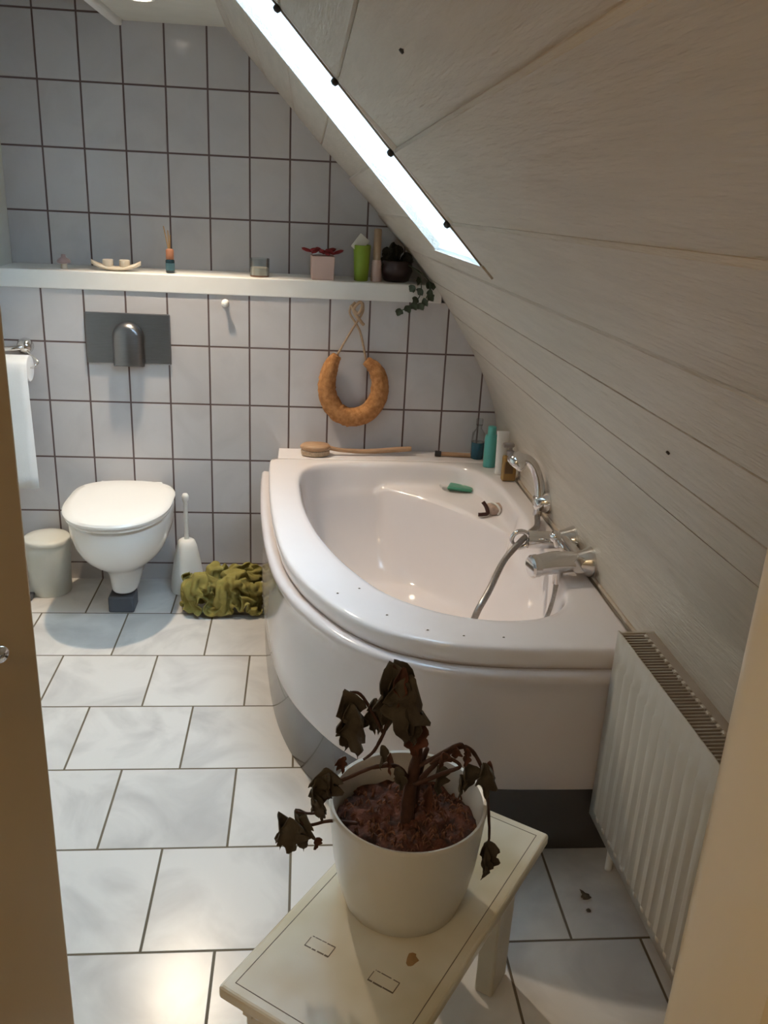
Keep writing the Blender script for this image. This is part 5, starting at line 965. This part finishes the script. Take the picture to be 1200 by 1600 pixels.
stem([(1.155, 0.61, -.02), (1.20, 0.640, -.03), (1.23, 0.655, -.03), (1.20, 0.675, -.03), (1.178, 0.660, -.03)], [0.004, 0.004, 0.003, 0.003, 0.002], 8)
stem([(1.10, 0.70, 0), (1.062, 0.772, 0), (1.040, 0.782, 0)], [0.003, 0.003, 0.002], 9)
stem([(1.155, 0.66), (1.115, 0.74), (1.10, 0.70), (1.085, 0.665), (1.068, 0.648)], [0.004, 0.004, 0.003, 0.003, 0.002], 10)
LV = [  # x, z, dy, half width, length, rz, seed, red, fold
    (1.104, 0.840, 0.00, 0.042, 0.135, 0.3, 1, 0, 0.55), (1.136, 0.822, -0.015, 0.044, 0.135, -0.4, 2, 0, 0.6), (1.112, 0.830, 0.02, 0.040, 0.12, 0.8, 3, 0, 0.6), (1.122, 0.838, -0.012, 0.016, 0.085, -0.1, 4, 1, 0.9), (1.148, 0.770, -0.02, 0.020, 0.085, -0.2, 5, 0, 0.8),
    (1.036, 0.787, 0.00, 0.034, 0.122, 0.35, 6, 0, 0.5), (1.054, 0.770, -0.012, 0.028, 0.115, -0.5, 7, 0, 0.7), (1.030, 0.775, 0.015, 0.018, 0.080, 0.9, 8, 0, 0.6),
    (1.084, 0.768, 0.01, 0.022, 0.080, 0.1, 9, 0, 0.7), (1.093, 0.75, 0.02, 0.018, 0.07, -0.7, 10, 0, 0.7),
    (1.000, 0.652, -.03, 0.032, 0.070, 0.1, 11, 0, 0.5), (0.982, 0.640, -.04, 0.027, 0.065, 0.9, 12, 0, 0.7), (1.012, 0.645, -.03, 0.020, 0.058, -0.7, 13, 0, 0.7), (0.990, 0.610, -.045, 0.016, 0.045, 0.2, 32, 0, 0.7),
    (0.930, 0.574, -.04, 0.026, 0.080, 0.6, 14, 0, 0.6), (0.948, 0.567, -.045, 0.027, 0.082, 0.0, 15, 0, 0.5), (0.970, 0.568, -.04, 0.026, 0.072, -0.4, 16, 0, 0.4), (0.955, 0.572, -.03, 0.018, 0.06, 1.2, 33, 0, 0.7),
    (1.028, 0.668, -.02, 0.012, 0.035, 0.4, 17, 1, 0.5), (0.990, 0.530, -.05, 0.008, 0.03, 0.6, 18, 1, 0.5), (1.00, 0.57, -.03, 0.008, 0.025, -0.6, 34, 0, 0.5),
    (1.252, 0.632, .01, 0.028, 0.062, 0.6, 19, 0, 0.5), (1.238, 0.622, -.01, 0.014, 0.05, 1.0, 20, 0, 0.5), (1.285, 0.642, .0, 0.022, 0.082, -0.2, 21, 0, 0.8), (1.292, 0.625, .015, 0.015, 0.06, -0.7, 22, 1, 0.8),
    (1.300, 0.474, .0, 0.024, 0.090, 0.2, 23, 0, 0.8), (1.292, 0.462, -.01, 0.014, 0.075, 0.7, 24, 0, 0.8), (1.308, 0.46, .01, 0.013, 0.06, -0.6, 25, 0, 0.8),
    (1.200, 0.680, -.03, 0.012, 0.03, 0.5, 26, 1, 0.7), (1.222, 0.695, -.02, 0.013, 0.035, -0.4, 27, 1, 0.7), (1.24, 0.68, -.02, 0.010, 0.035, 0.1, 28, 1, 0.7),
    (1.155, 0.725, -.005, 0.020, 0.075, -0.15, 29, 1, 0.5), (1.098, 0.690, -.02, 0.010, 0.05, 0.5, 30, 0, 0.7), (1.112, 0.680, -.03, 0.010, 0.04, -0.3, 31, 1, 0.7), (1.130, 0.655, -.03, 0.012, 0.05, 0.2, 35, 0, 0.7), (1.200, 0.640, .0, 0.016, 0.07, 0.3, 36, 0, 0.7), (1.18, 0.62, -.04, 0.013, 0.06, -0.5, 37, 1, 0.7),
]
for x_, z_, dy, hw, ln, rz_, sd_, red, fo in LV:
    add_leaf(pp_, W(x_, z_, dy), hw, ln, rz_, M_LEAFR if red else M_LEAFD, sd_, fold=fo, lob=0.30, wr=0.007)

# dried leaf scrap on the floor by the radiator
t = thing('dried_leaf_scrap', (1.655, -1.785, 0.004), 'dark dried leaf scrap on the floor tile in front of the radiator', 'leaf')
bm = leaf_bm(0.012, 0.035, 0.3, 77, wr=0.004); o = link('leaf_piece', bm, M_LEAFD, t, smooth=True, loc=(0, 0.012, 0.003), rot=(PI / 2, 0, 0.6)); o.modifiers.new('s', 'SOLIDIFY').thickness = 0.001
link('crumb', L([(0, 0), (0.006, 0.002), (0.003, 0.006), (0, 0.007)], c=(-0.016, -0.022, -0.003), seg=8), M_LEAFD, t, smooth=True)

# ---------------------------------------------------------------- details that belong to one part become its sub-parts
SUB = {'flush_plate': {'flush_button': 'plate'}, 'bath_mixer_tap': {'spout_cap': 'spout', 'hose_ring': 'far_arm', 'diverter_knob': 'mixer_body'},
       'low_bench': {'border_line': 'bench_top', 'scuff_mark': 'bench_top', 'stain_mark': 'bench_top'}, 'panel_radiator': {'weld_dimples': 'front_panel', 'grille_rail': 'top_grille'},
       'amber_bottle': {'bottle_label': 'bottle_body', 'pump_head': 'pump_collar'}, 'reed_diffuser': {'bottle_label': 'bottle'}, 'bath_brush': {'bristles': 'brush_head'},
       'hand_shower': {'shower_head': 'handle'}, 'wall_hung_toilet': {'hinge_block': 'seat'}, 'door_1': {'door_handle': 'door_leaf', 'lock_plate': 'door_leaf'}}
for root, m_ in SUB.items():
    kids = list(bpy.data.objects[root].children)
    for k in kids:
        nm = k.name.split('.')[0]
        if nm in m_: k.parent = next(q for q in kids if q.name.split('.')[0] == m_[nm])
